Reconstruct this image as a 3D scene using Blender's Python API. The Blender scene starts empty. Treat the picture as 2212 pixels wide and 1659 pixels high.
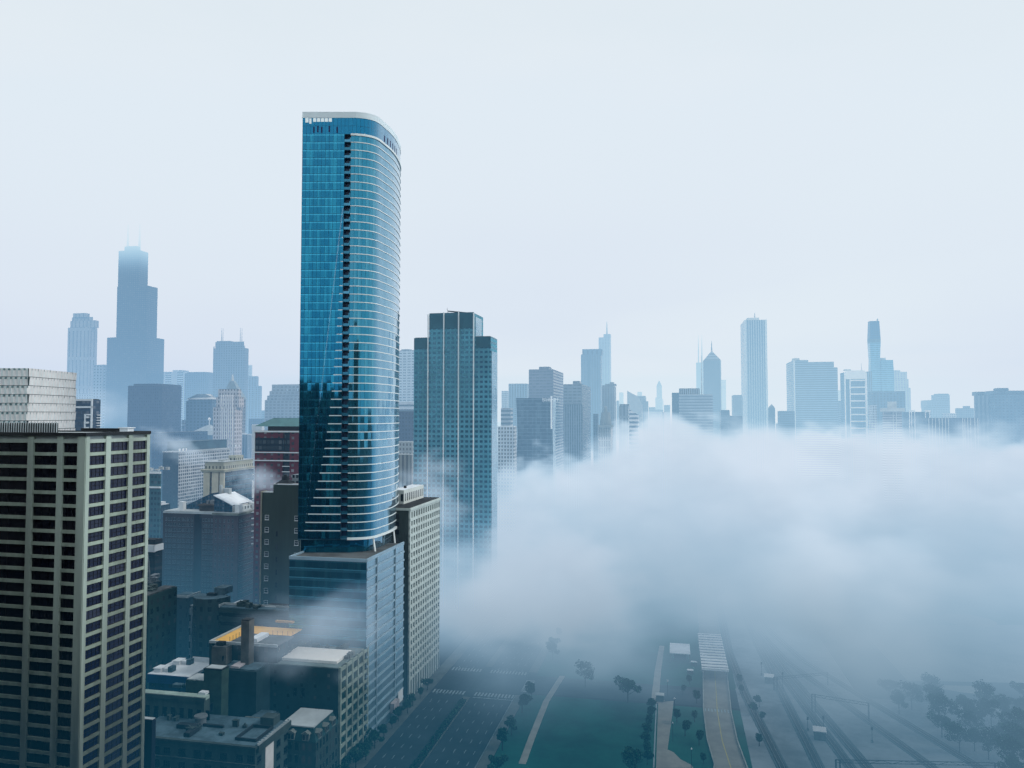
import bpy, math, random
from math import sin, cos, tan, pi, radians
from mathutils import Vector
random.seed(7)
sc = bpy.context.scene
col = sc.collection
# ---------------------------------------------------------------- camera geometry (metres; camera looks along +Y)
EYE = 122.0
F = 1640.0            # focal length for a 2212 px wide frame
PITCH = radians(2.37)
TH = radians(11.85)   # street grid turned clockwise from the view axis
def zat(v, y):
    a = (829.5 - v) / F
    return EYE + y * (sin(PITCH) + a * cos(PITCH)) / (cos(PITCH) - a * sin(PITCH))
def xat(u, y, z=EYE):
    return (u - 1106) / F * (y * cos(PITCH) + (z - EYE) * sin(PITCH))
def gat(u, v, z=0.0):
    """ground point that shows at u, v"""
    a = (829.5 - v) / F
    k = (sin(PITCH) + a * cos(PITCH)) / (cos(PITCH) - a * sin(PITCH))
    y = (z - EYE) / k
    return xat(u, y, z), y
# ---------------------------------------------------------------- materials
MATS = {}
def new_mat(name):
    m = bpy.data.materials.new(name); m.use_nodes = True
    nt = m.node_tree; nt.nodes.clear()
    return m, nt
class N:
    """tiny node helper"""
    def __init__(s, nt): s.nt = nt
    def n(s, t, **kw):
        nd = s.nt.nodes.new(t)
        for k, v in kw.items(): setattr(nd, k, v)
        return nd
    def link(s, a, b): s.nt.links.new(a, b)
    def put(s, sock, v):
        if isinstance(v, bpy.types.NodeSocket): s.link(v, sock)
        else: sock.default_value = v
    def m(s, op, a, b=None, c=None, clamp=False, t='ShaderNodeMath'):
        nd = s.n(t, operation=op, use_clamp=clamp)
        s.put(nd.inputs[0], a)
        if b is not None: s.put(nd.inputs[1], b)
        if c is not None: s.put(nd.inputs[2], c)
        return nd.outputs[0]
    def mix(s, f, a, b):
        nd = s.n('ShaderNodeMix', data_type='RGBA')
        s.put(nd.inputs[0], f); s.put(nd.inputs[6], a); s.put(nd.inputs[7], b)
        return nd.outputs[2]
    def mixf(s, f, a, b):
        nd = s.n('ShaderNodeMix', data_type='FLOAT')
        s.put(nd.inputs[0], f); s.put(nd.inputs[2], a); s.put(nd.inputs[3], b)
        return nd.outputs[0]
    def ramp(s, x, a, b, lo=0.0, hi=1.0, smooth=True):
        nd = s.n('ShaderNodeMapRange', interpolation_type='SMOOTHSTEP' if smooth else 'LINEAR')
        s.put(nd.inputs[0], x)
        for i, v in ((1, a), (2, b), (3, lo), (4, hi)): s.put(nd.inputs[i], v)
        return nd.outputs[0]
def c4(c): return (c[0], c[1], c[2], 1.0)
def alb(c): return [min(.9, x ** 1.32 * 1.12) for x in c]
def plain(name, c, rough=.85, var=.25, scale=.15, metal=0.0, spec=.3, streak=False):
    key = ('p', name)
    if key in MATS: return MATS[key]
    c = alb(c)
    m, nt = new_mat(name); h = N(nt)
    tc = h.n('ShaderNodeTexCoord'); no = h.n('ShaderNodeTexNoise'); no.inputs['Scale'].default_value = scale; no.inputs['Detail'].default_value = 5; no.inputs['Roughness'].default_value = .65
    if streak:
        mp = h.n('ShaderNodeMapping'); mp.inputs['Scale'].default_value = (1, 1, .12); h.link(tc.outputs['Object'], mp.inputs[0]); h.link(mp.outputs[0], no.inputs['Vector'])
    else: h.link(tc.outputs['Object'], no.inputs['Vector'])
    f = h.ramp(no.outputs[0], .3, .7)
    cc = h.mix(f, c4([x * (1 - var) for x in c]), c4([min(1, x * (1 + var)) for x in c]))
    b = h.n('ShaderNodeBsdfPrincipled'); h.link(cc, b.inputs['Base Color']); b.inputs['Roughness'].default_value = rough; b.inputs['Metallic'].default_value = metal
    b.inputs['Specular IOR Level'].default_value = spec
    o = h.n('ShaderNodeOutputMaterial'); h.link(b.outputs[0], o.inputs[0])
    MATS[key] = m
    return m
def facade(name, wall, win, pu=3.0, pv=3.4, fu=.55, fv=.55, var=.15, lit=.25, rough=.2, u0=0.0, v0=0.0, band=0, bcol=None, metal=0.0):
    """wall with a grid of windows; UV in metres. fu=1: ribbons, fv=1: vertical strips"""
    key = ('f', name)
    if key in MATS: return MATS[key]
    wall, win = alb(wall), alb(win)
    m, nt = new_mat(name); h = N(nt)
    uv = h.n('ShaderNodeUVMap'); sp = h.n('ShaderNodeSeparateXYZ'); h.link(uv.outputs[0], sp.inputs[0])
    u = h.m('DIVIDE', h.m('ADD', sp.outputs[0], u0 + 1000 * pu), pu); v = h.m('DIVIDE', h.m('ADD', sp.outputs[1], v0), pv)
    fru = h.m('ABSOLUTE', h.m('SUBTRACT', h.m('FRACT', u), .5)); frv = h.m('ABSOLUTE', h.m('SUBTRACT', h.m('FRACT', v), .5))
    mask = h.m('MULTIPLY', h.m('LESS_THAN', fru, fu / 2), h.m('LESS_THAN', frv, fv / 2))
    cb = h.n('ShaderNodeCombineXYZ'); h.link(h.m('FLOOR', u), cb.inputs[0]); h.link(h.m('FLOOR', v), cb.inputs[1])
    wn = h.n('ShaderNodeTexWhiteNoise', noise_dimensions='2D'); h.link(cb.outputs[0], wn.inputs['Vector'])
    tc = h.n('ShaderNodeTexCoord'); no = h.n('ShaderNodeTexNoise'); no.inputs['Scale'].default_value = .05; no.inputs['Detail'].default_value = 6; no.inputs['Roughness'].default_value = .7
    h.link(tc.outputs['Object'], no.inputs['Vector'])
    f = h.ramp(no.outputs[0], .3, .7)
    wc = h.mix(f, c4([x * (1 - var) for x in wall]), c4([min(1, x * (1 + var)) for x in wall]))
    if band:
        bm = h.m('LESS_THAN', h.m('FRACT', h.m('DIVIDE', sp.outputs[1], band)), .05)
        wc = h.mix(bm, wc, c4(bcol or [min(1, x * 1.6) for x in wall]))
    w2 = [min(1, x + lit * .35 + x * lit) for x in win]
    gc = h.mix(h.m('POWER', wn.outputs[0], 3.0), c4(win), c4(w2))
    b = h.n('ShaderNodeBsdfPrincipled'); h.link(h.mix(mask, wc, gc), b.inputs['Base Color'])
    h.link(h.mixf(mask, .85, rough), b.inputs['Roughness']); h.link(h.mixf(mask, .2, .55), b.inputs['Specular IOR Level'])
    if metal: h.link(h.m('MULTIPLY', mask, metal), b.inputs['Metallic'])
    o = h.n('ShaderNodeOutputMaterial'); h.link(b.outputs[0], o.inputs[0])
    MATS[key] = m
    return m
def curtain(name, base, dark, pu=1.5, pv=3.2, z0=0.0, metal=.85, rough=.06, curtainy=.35, line=(.01, .05, .1), lh=.035, lv=.05, head=.12, graze=.9):
    """glass curtain wall: panels that each tilt the reflection a little, thin mullions, pale spandrel heads"""
    key = ('c', name)
    if key in MATS: return MATS[key]
    m, nt = new_mat(name); h = N(nt)
    uv = h.n('ShaderNodeUVMap'); sp = h.n('ShaderNodeSeparateXYZ'); h.link(uv.outputs[0], sp.inputs[0])
    u = h.m('DIVIDE', h.m('ADD', sp.outputs[0], 500 * pu), pu); v = h.m('DIVIDE', h.m('SUBTRACT', sp.outputs[1], z0 - 100 * pv), pv)
    fu_ = h.m('FRACT', u); fv_ = h.m('FRACT', v)
    cb = h.n('ShaderNodeCombineXYZ'); h.link(h.m('FLOOR', u), cb.inputs[0]); h.link(h.m('FLOOR', v), cb.inputs[1])
    wn = h.n('ShaderNodeTexWhiteNoise', noise_dimensions='2D'); h.link(cb.outputs[0], wn.inputs['Vector'])
    w1 = h.n('ShaderNodeTexWhiteNoise', noise_dimensions='1D'); h.link(h.m('FLOOR', h.m('MULTIPLY', u, 2.0)), w1.inputs['W'])
    colc = h.m('MULTIPLY', h.m('GREATER_THAN', w1.outputs[0], 1 - curtainy), h.m('GREATER_THAN', wn.outputs[0], .25))
    amt = h.m('ADD', h.m('MULTIPLY', h.m('POWER', wn.outputs[0], 2.0), .35), h.m('MULTIPLY', colc, .4))
    gc = h.mix(amt, c4(dark), c4(base))
    gc = h.mix(h.m('MULTIPLY', h.m('GREATER_THAN', fv_, 1 - head), .5), gc, c4([min(1, x * 1.5 + .03) for x in base]))
    mul = h.m('MAXIMUM', h.m('LESS_THAN', fu_, lv), h.m('LESS_THAN', fv_, lh))
    gc = h.mix(mul, gc, c4(line))
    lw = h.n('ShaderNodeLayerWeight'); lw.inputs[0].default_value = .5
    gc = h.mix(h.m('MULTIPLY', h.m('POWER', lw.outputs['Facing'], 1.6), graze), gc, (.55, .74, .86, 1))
    b = h.n('ShaderNodeBsdfPrincipled'); h.link(gc, b.inputs['Base Color']); b.inputs['Metallic'].default_value = metal
    h.link(h.mixf(mul, rough, .5), b.inputs['Roughness'])
    ge = h.n('ShaderNodeNewGeometry'); vm = h.n('ShaderNodeVectorMath', operation='SUBTRACT'); h.link(wn.outputs[1], vm.inputs[0]); vm.inputs[1].default_value = (.5, .5, .5)
    vs = h.n('ShaderNodeVectorMath', operation='SCALE'); h.link(vm.outputs[0], vs.inputs[0]); vs.inputs['Scale'].default_value = .035
    va = h.n('ShaderNodeVectorMath', operation='ADD'); h.link(ge.outputs['Normal'], va.inputs[0]); h.link(vs.outputs[0], va.inputs[1])
    vn = h.n('ShaderNodeVectorMath', operation='NORMALIZE'); h.link(va.outputs[0], vn.inputs[0]); h.link(vn.outputs[0], b.inputs['Normal'])
    o = h.n('ShaderNodeOutputMaterial'); h.link(b.outputs[0], o.inputs[0])
    MATS[key] = m
    return m
def glassm(name, c, rough=.12, rnd=.6, metal=0.0):
    key = ('g', name)
    if key in MATS: return MATS[key]
    m, nt = new_mat(name); h = N(nt)
    oi = h.n('ShaderNodeObjectInfo')
    cc = h.mix(h.m('MULTIPLY', h.m('POWER', oi.outputs['Random'], 4.0), rnd), c4(c), c4([x * 2 + .10 for x in c]))
    b = h.n('ShaderNodeBsdfPrincipled'); h.link(cc, b.inputs['Base Color']); b.inputs['Roughness'].default_value = rough; b.inputs['Metallic'].default_value = metal
    b.inputs['Specular IOR Level'].default_value = .35
    o = h.n('ShaderNodeOutputMaterial'); h.link(b.outputs[0], o.inputs[0])
    MATS[key] = m
    return m
# ---------------------------------------------------------------- mesh builder
class MB:
    def __init__(s): s.v = []; s.f = []; s.mi = []; s.uv = {}
    def face(s, pts, mi=0, uv=None):
        i = len(s.v); s.v += [tuple(p) for p in pts]; s.f.append(tuple(range(i, i + len(pts)))); s.mi.append(mi)
        if uv: s.uv[len(s.f) - 1] = uv
        return s
    def box(s, x0, x1, y0, y1, z0, z1, mi=0, top=None, skip=''):
        if x1 < x0: x0, x1 = x1, x0
        if y1 < y0: y0, y1 = y1, y0
        t = mi if top is None else top
        s.face([(x0, y0, z0), (x1, y0, z0), (x1, y0, z1), (x0, y0, z1)], mi)
        s.face([(x1, y0, z0), (x1, y1, z0), (x1, y1, z1), (x1, y0, z1)], mi)
        s.face([(x1, y1, z0), (x0, y1, z0), (x0, y1, z1), (x1, y1, z1)], mi)
        s.face([(x0, y1, z0), (x0, y0, z0), (x0, y0, z1), (x0, y1, z1)], mi)
        s.face([(x0, y0, z1), (x1, y0, z1), (x1, y1, z1), (x0, y1, z1)], t)
        if 'b' not in skip: s.face([(x0, y1, z0), (x1, y1, z0), (x1, y0, z0), (x0, y0, z0)], mi)
        return s
    def frustum(s, x0, x1, y0, y1, z0, z1, ix0, ix1, iy0, iy1, mi=0, top=None):
        a = [(x0, y0, z0), (x1, y0, z0), (x1, y1, z0), (x0, y1, z0)]; b = [(ix0, iy0, z1), (ix1, iy0, z1), (ix1, iy1, z1), (ix0, iy1, z1)]
        for i in range(4):
            j = (i + 1) % 4; s.face([a[i], a[j], b[j], b[i]], mi)
        s.face(b, mi if top is None else top); s.face(a[::-1], mi)
        return s
    def prism(s, poly, z0, z1, mi=0, top=None):
        n = len(poly); u = 0
        for i in range(n):
            p, q = poly[i], poly[(i + 1) % n]; L = math.hypot(q[0] - p[0], q[1] - p[1])
            s.face([(p[0], p[1], z0), (q[0], q[1], z0), (q[0], q[1], z1), (p[0], p[1], z1)], mi, [(u, z0), (u + L, z0), (u + L, z1), (u, z1)]); u += L
        s.face([(p[0], p[1], z1) for p in poly], mi if top is None else top); s.face([(p[0], p[1], z0) for p in poly][::-1], mi)
        return s
    def tube(s, p, q, r0, r1=None, n=6, mi=0):
        r1 = r0 if r1 is None else r1; p = Vector(p); q = Vector(q); d = (q - p).normalized()
        a = d.orthogonal().normalized(); b = d.cross(a)
        A = [p + (a * cos(t) + b * sin(t)) * r0 for t in [2 * pi * i / n for i in range(n)]]; B = [q + (a * cos(t) + b * sin(t)) * r1 for t in [2 * pi * i / n for i in range(n)]]
        for i in range(n):
            j = (i + 1) % n; s.face([A[i], A[j], B[j], B[i]], mi)
        s.face(B, mi); s.face(A[::-1], mi)
        return s
    def build(s, name, mats, parent=None, smooth=False):
        me = bpy.data.meshes.new(name); me.from_pydata(s.v, [], s.f)
        for m in (mats if isinstance(mats, (list, tuple)) else [mats]): me.materials.append(m)
        if len(me.materials) > 1: me.polygons.foreach_set('material_index', s.mi)
        L = me.uv_layers.new(name='UVMap').data
        k = 0
        for fi, f in enumerate(s.f):
            P = [Vector(s.v[i]) for i in f]
            if fi in s.uv: U = s.uv[fi]
            else:
                n = (P[1] - P[0]).cross(P[2] - P[0])
                if abs(n.z) > .8 * n.length: U = [(p.x, p.y) for p in P]
                else:
                    t = Vector((-n.y, n.x, 0)); t.normalize(); U = [(p.dot(t), p.z) for p in P]
            for q in U: L[k].uv = q; k += 1
        if smooth: me.shade_smooth()
        o = bpy.data.objects.new(name, me); col.objects.link(o)
        if parent is not None: o.parent = parent
        return o
def tag(o, label=None, cat=None, group=None, kind=None):
    if label: o['label'] = label
    if cat: o['category'] = cat
    if group: o['group'] = group
    if kind: o['kind'] = kind
    return o
def empty(name, loc, rz=0.0):
    o = bpy.data.objects.new(name, None); col.objects.link(o); o.location = loc; o.rotation_euler = (0, 0, rz); o.empty_display_size = 3
    return o
def kids(o): return [c for c in bpy.data.objects if c.parent == o]
# ---------------------------------------------------------------- building helper
class Bld:
    """xl, xc, xr: columns of the far west end, near corner and far east end in the 2212-wide frame; D: depth of the near corner"""
    def __init__(s, name, label, xl, xc, xr, D, th=TH, side='E', dep=None, wid=None, cat='building', group=None):
        if side == 'E' and th > .1 and xr > 1440: side, xc, xr, dep = 'W', xl, xr, dep or 34   # beyond the street's vanishing point the west side shows
        s.D = D; s.th = th; k = lambda u: (u - 1106) / F
        ce, se = cos(th), sin(th)
        cx, cy = k(xc) * D, D
        if side == 'E':
            w = wid or (k(xl) * cy - cx) / (-ce - k(xl) * se)
            d = dep or (k(xr) * cy - cx) / (se - k(xr) * ce)
            ox, oy = cx - w * ce, cy + w * se
        else:
            w = wid or (k(xr) * cy - cx) / (ce + k(xr) * se)
            d = dep or (k(xl) * cy - cx) / (se - k(xl) * ce)
            ox, oy = cx, cy
        s.w, s.d, s.ox, s.oy = w, d, ox, oy
        s.root = empty(name, (ox, oy, 0), -th); tag(s.root, label, cat, group, 'thing')
    def z(s, v, D=None): return zat(v, D or s.D)
    def lx(s, u, y=0.0):
        k = (u - 1106) / F; ox = s.ox + y * sin(s.th); oy = s.oy + y * cos(s.th)
        return (k * oy - ox) / (cos(s.th) + k * sin(s.th))
    def ly(s, u, x=None):
        """north distance along the east (or x=) face for column u"""
        x = s.w if x is None else x; k = (u - 1106) / F; ox = s.ox + x * cos(s.th); oy = s.oy - x * sin(s.th)
        return (k * oy - ox) / (sin(s.th) - k * cos(s.th))
    def depth(s, x, y): return s.oy - x * sin(s.th) + y * cos(s.th)
    def box(s, part, x0, x1, y0, y1, z0, z1, m, roof=None, rh=.4, label=None):
        o = MB().box(x0, x1, y0, y1, z0, z1).build(part, m, s.root)
        if label: o['label'] = label
        if roof:
            i = .6 if min(abs(x1 - x0), abs(y1 - y0)) > 6 else .1
            MB().box(x0 + i, x1 - i, y0 + i, y1 - i, z1 + .01, z1 + rh).build('roof', roof, s.root)
        return o
    def part(s, name, mb, m, **k): return mb.build(name, m, s.root, **k)
def windows(b, mesh_obj, spots, name='window', cap=100):
    """individual window objects at spots (x, y, z, rz); past the cap the rest is one part of kind stuff"""
    first = mesh_obj; me = first.data
    for i, (x, y, z, rz) in enumerate(spots[:cap]):
        o = first if i == 0 else first.copy()
        if i: col.objects.link(o)
        o.parent = b.root; o.location = (x, y, z); o.rotation_euler = (0, 0, rz)
    if len(spots) > cap:
        mb = MB(); vs = [v.co.copy() for v in me.vertices]
        for (x, y, z, rz) in spots[cap:]:
            c, s_ = cos(rz), sin(rz)
            for p in me.polygons:
                mb.face([(x + vs[i].x * c - vs[i].y * s_, y + vs[i].x * s_ + vs[i].y * c, z + vs[i].z) for i in p.vertices], p.material_index)
        o = mb.build('window_rows', list(me.materials), b.root); o['kind'] = 'stuff'
def win_mesh(w, h, glass, frame, nu=1, nv=1, fr=.08, rec=.0, sill=None):
    """pane with frame bars in the x-z plane facing -y, origin at lower left"""
    mb = MB(); mb.face([(0, -rec, 0), (w, -rec, 0), (w, -rec, h), (0, -rec, h)], 0)
    if frame:
        for i in range(nu + 1):
            x = i * (w - fr) / nu; mb.box(x, x + fr, -rec - .06, -rec + .02, 0, h, 1)
        for j in range(nv + 1):
            z = j * (h - fr) / nv; mb.box(fr, w - fr, -rec - .05, -rec + .02, z, z + fr, 1)
    if sill: mb.box(-.1, w + .1, -rec - .2, -rec + .02, -.18, -.005, 1)
    return mb.build('window', [glass, frame or glass])
# ---------------------------------------------------------------- shared materials
concrete = plain('pale_concrete', (.50, .52, .47), .9, .16, .12, streak=True)
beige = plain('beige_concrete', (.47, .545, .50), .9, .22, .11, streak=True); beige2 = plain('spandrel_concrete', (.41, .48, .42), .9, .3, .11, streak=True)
def paint_shade(m, z0, z1, f):
    """shade painted into the colour: concrete darkens towards the street, in streaks"""
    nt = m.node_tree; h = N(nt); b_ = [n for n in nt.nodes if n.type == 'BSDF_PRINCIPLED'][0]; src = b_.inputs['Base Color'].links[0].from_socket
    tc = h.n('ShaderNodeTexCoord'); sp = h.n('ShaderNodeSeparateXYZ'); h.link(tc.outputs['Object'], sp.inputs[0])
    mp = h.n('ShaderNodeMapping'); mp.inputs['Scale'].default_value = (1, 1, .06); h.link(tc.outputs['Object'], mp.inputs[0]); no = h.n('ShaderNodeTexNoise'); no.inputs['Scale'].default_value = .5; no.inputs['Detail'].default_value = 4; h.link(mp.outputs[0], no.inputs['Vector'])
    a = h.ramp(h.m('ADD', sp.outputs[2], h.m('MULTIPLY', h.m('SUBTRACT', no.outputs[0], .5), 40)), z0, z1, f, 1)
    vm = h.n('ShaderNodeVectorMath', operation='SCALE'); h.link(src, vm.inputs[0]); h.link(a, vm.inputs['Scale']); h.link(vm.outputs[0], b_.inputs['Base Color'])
paint_shade(beige, 28, 98, .38); paint_shade(beige2, 28, 98, .32)  # both concretes darken downwards to stand for street-level shade
roof_dark = plain('dark_roof', (.05, .06, .07), .9, .4, .12); roof_mid = plain('grey_roof', (.15, .17, .18), .9, .4, .12)
roof_pale = plain('pale_roof', (.50, .55, .57), .8, .15, .1); roof_white = plain('white_roof', (.75, .80, .84), .7, .12, .12)
roof_blue = plain('blue_grey_roof', (.13, .20, .24), .85, .45, .12)
metal_grey = plain('grey_metal', (.30, .33, .35), .5, .2, .4, .4); metal_dark = plain('dark_metal', (.04, .05, .06), .5, .3, .4)
white_paint = plain('white_paint', (.78, .82, .84), .6, .06, .3); brick_dark = plain('dark_brick', (.10, .095, .085), .9, .35, .2)
brick_red = plain('red_brick', (.20, .07, .08), .9, .25, .15); stone_grey = plain('grey_stone', (.26, .29, .28), .9, .3, .15, streak=True)
stone_dark = plain('dark_stone', (.09, .12, .12), .9, .35, .15, streak=True); cream = plain('cream_panel', (.62, .60, .50), .85, .1, .2)
g_black = glassm('black_glass', (.004, .006, .014), .25, .10); g_navy = glassm('navy_glass', (.010, .016, .045), .15, .35); g_dark = glassm('dark_window', (.012, .02, .03), .25, .8)
fr_black = plain('black_frame', (.006, .009, .02), .5, .2, .5)

# ---------------------------------------------------------------- beige concrete office tower, left foreground
b = Bld('office_tower', 'beige concrete grid office tower with black ribbon windows filling the lower left', -100, 187.5, 325, 190, th=radians(13))
ztop = b.z(942); H = 3.22; W, Dp = b.w, b.d
b.part('core', MB().box(.5, W - .5, .5, Dp - .5, -6, ztop - 1.0), g_black)
south = [b.lx(u) for u in (-60, 0, 62, 69, 128, 137, 172)]   # edges of the window bays
# columns on the south face: (x0, x1)
xs = [(b.lx(116 / 1.8226 + 0), 0)]
cols_s = [(b.lx(a), b.lx(c)) for a, c in ((-100, -60), (63.5, 75.5), (127, 139))] + [(b.lx(170.5), W)]
cols_e = [(0, 1.2), (b.ly(230.5), b.ly(241)), (b.ly(279.5), b.ly(288.5)), (Dp - 1.2, Dp)]
z1 = b.z(957.5)                      # head of the top window row
nrow = 40
wall = MB()
for x0, x1 in cols_s: wall.box(x0, x1, -.16, .62, -6, ztop - .02, 0)
for y0, y1 in cols_e: wall.box(W - .62 if y0 > .5 else W - .63, W + .17, max(y0, .0), y1, -6, ztop - .02)
hs = 2.38                            # window height, the rest is spandrel
for i in range(nrow):
    zt = z1 - i * H; zb = zt - hs
    top = ztop - .9 if i == 0 else z1 - (i - 1) * H - hs
    wall.box(cols_s[0][1], cols_s[3][0], -.04, .61, zt, top, 1 if i else 0)
    wall.box(W - .61, W + .05, 1.2, Dp - 1.2, zt, top, 1 if i else 0)
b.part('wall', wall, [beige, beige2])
b.part('parapet', MB().box(-.3, W + .45, -.45, .5, ztop, ztop + .85).box(W - .5, W + .45, .5, Dp, ztop, ztop + .85).box(-.3, W - .5, Dp - .5, Dp, ztop, ztop + .85), metal_dark)
b.part('roof', MB().box(-.3, W - .5, .5, Dp - .5, ztop - .9, ztop + .45), roof_pale)
vb = MB().box(W - 7.2, W - 4.6, 20, 22.4, ztop + .46, ztop + 1.6).box(W - 7.5, W - 4.3, 19.7, 22.7, ztop + 1.6, ztop + 1.85)
b.part('roof_vent', vb, roof_white)
fe = MB()
for i in range(60):
    x = W - 20.5 - i * .78; fe.box(x, x + .16, 12, 12.2, ztop + .46, ztop + 3.3)
fe.box(W - 68, W - 20.4, 12.3, 12.6, ztop + .46, ztop + 3.1, 1).box(W - 24, W - 8, 24.5, 25, ztop + .46, ztop + 1.5, 1)
b.part('roof_screen', fe, [roof_pale, metal_dark])
spots = {}
def bay(x0, x1, face):
    for i in range(29):
        zb = z1 - i * H - hs
        spots.setdefault((round(x1 - x0, 2), face), []).append((x0 if face == 's' else W - .44, .44 if face == 's' else x0, zb, 0 if face == 's' else pi / 2))
bays_e = [(1.2, cols_e[1][0]), (cols_e[1][1], cols_e[2][0]), (cols_e[2][1], Dp - 1.2)]
bays_s = [(cols_s[0][1], cols_s[1][0]), (cols_s[1][1], cols_s[2][0]), (cols_s[2][1], cols_s[3][0])]
for a, c in bays_e: bay(a, c, 'e')
for a, c in bays_s: bay(a, c, 's')
n_ind = 0
for (wd, face), sp_ in spots.items():
    o = win_mesh(wd, hs, g_navy if face == 'e' else g_black, fr_black, 4 if face == 'e' else 3, 2 if face == 'e' else 1, .12)
    windows(b, o, sp_, cap=16)
# floor edge slab lines on ground of shadow gap
# ---------------------------------------------------------------- white tower with folded panels behind it
b = Bld('panelled_tower', 'white tower clad in rows of staggered folded panels behind the beige office tower', -120, 61, 163, 285, th=0.0)
zt = b.z(795.5); pan_m = plain('white_panel', (.93, .98, 1.0), .75, .06, .35)
row = 3.3
mb = MB(); nt_ = MB()
for r in range(14):
    za, zb = zt - (r + 1) * row + .22, zt - r * row; off = (r * .37) % 1 * 1.9
    for face in 'se':
        L = b.w if face == 's' else b.d; p = 1.9; n = int(L / p) + 2
        for i in range(-1, n):
            a, c = i * p + off, i * p + off + p * (.66 if (i + r) % 2 else .58); e = i * p + off + p
            pts = [(max(0, min(L, q)), o_) for q, o_ in ((a, 0), (c, .7 if face == 's' else .32), (e, 0))]
            for (p0, o0), (p1, o1) in zip(pts, pts[1:]):
                if p1 - p0 < .02: continue
                lo = .55
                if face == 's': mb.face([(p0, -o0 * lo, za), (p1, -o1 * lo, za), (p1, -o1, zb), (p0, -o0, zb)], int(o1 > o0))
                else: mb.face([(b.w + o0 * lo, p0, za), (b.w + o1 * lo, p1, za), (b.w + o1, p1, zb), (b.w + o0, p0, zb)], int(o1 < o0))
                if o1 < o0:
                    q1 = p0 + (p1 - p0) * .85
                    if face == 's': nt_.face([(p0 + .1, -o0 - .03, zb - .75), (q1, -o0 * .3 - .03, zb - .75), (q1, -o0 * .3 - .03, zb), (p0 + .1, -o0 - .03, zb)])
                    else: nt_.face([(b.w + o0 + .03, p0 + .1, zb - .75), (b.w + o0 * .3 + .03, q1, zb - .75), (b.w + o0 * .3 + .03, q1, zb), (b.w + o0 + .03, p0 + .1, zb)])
                if face == 's': mb.face([(p0, -o0, zb), (p1, -o1, zb), (p1, 0, zb), (p0, 0, zb)])
                else: mb.face([(b.w + o0, p0, zb), (b.w + o1, p1, zb), (b.w, p1, zb), (b.w, p0, zb)])
b.part('folded_panels', mb, [pan_m, plain('panel_shaded', (.78, .88, .91), .8, .1, .35)])  # greyer facet colour paints in the shade of the folds
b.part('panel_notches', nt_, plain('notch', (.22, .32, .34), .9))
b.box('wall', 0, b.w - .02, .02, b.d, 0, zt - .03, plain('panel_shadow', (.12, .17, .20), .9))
# ---------------------------------------------------------------- the tall curved glass tower
TX, TY = -84.3, 301.0
root = empty('glass_skyscraper', (TX, TY, 0)); tag(root, 'tallest blue glass skyscraper with a rounded corner and thin white floor bands', 'skyscraper')
class G: pass
g = G(); g.root = root
def gz(v): return zat(v, TY)
Z0, ZF, ZC, ZT = gz(1164), gz(290), gz(254.7), gz(241.7)
SX0, SX1 = 16.9, 19.5
ctrl = [(21.4, 0), (24.3, .75), (27.1, 2.3), (29.4, 5.2), (31.1, 11), (32.4, 16), (33.5, 22.7), (33.9, 31), (33.6, 39), (32.2, 46), (28, 52), (20, 55.5)]
def resample(P, n=6):
    out = []
    for i in range(len(P) - 1):
        p0 = P[max(0, i - 1)]; p1, p2 = P[i], P[i + 1]; p3 = P[min(len(P) - 1, i + 2)]
        for k in range(n):
            t = k / n
            out.append(tuple(.5 * ((2 * p1[j]) + (p2[j] - p0[j]) * t + (2 * p0[j] - 5 * p1[j] + 4 * p2[j] - p3[j]) * t * t + (3 * p1[j] - p0[j] - 3 * p2[j] + p3[j]) * t ** 3) for j in (0, 1)))
    return out + [P[-1]]
curve = resample(ctrl)
def strip(path, z0, z1, mb=None, mi=0, u0=0.0):
    mb = mb or MB(); u = u0
    for p, q in zip(path, path[1:]):
        L = math.hypot(q[0] - p[0], q[1] - p[1]); mb.face([(p[0], p[1], z0), (q[0], q[1], z0), (q[0], q[1], z1), (p[0], p[1], z1)], mi, [(u, z0), (u + L, z0), (u + L, z1), (u, z1)]); u += L
    return mb
right = [(SX1, 0)] + curve; FH = (ZF - Z0) / 50
back = [curve[-1], (0, 56), (0, 0)]
BL, DK = (.03, .34, .51), (.008, .18, .33)
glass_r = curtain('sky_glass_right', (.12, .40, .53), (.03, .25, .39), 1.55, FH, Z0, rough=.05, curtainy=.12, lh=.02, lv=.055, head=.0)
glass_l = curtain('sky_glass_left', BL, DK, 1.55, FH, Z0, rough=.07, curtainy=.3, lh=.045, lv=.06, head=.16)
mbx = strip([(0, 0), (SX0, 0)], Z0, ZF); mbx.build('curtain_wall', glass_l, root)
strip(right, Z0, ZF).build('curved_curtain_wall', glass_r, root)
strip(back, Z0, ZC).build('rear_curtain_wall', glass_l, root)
crown_g = curtain('crown_glass', (.02, .26, .44), (.008, .19, .36), 1.55, 3.35, ZF, rough=.06, curtainy=.0, lh=.03, lv=.055, head=0)
strip([(0, 0), (SX0, 0), (SX1, 0)] + curve, ZF, ZC).build('crown_glazing', crown_g, root)
full = [(0, 0), (SX0, 0), (SX1, 0)] + curve + [(0, 56)]
capm = MB().prism([(x + (.15 if x > 16 else -.1), y - .12) for x, y in full], ZC, ZT, 0, 1); capm.build('roof_band', [plain('white_band', (.74, .82, .90), .6, .04), roof_pale], root)
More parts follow.
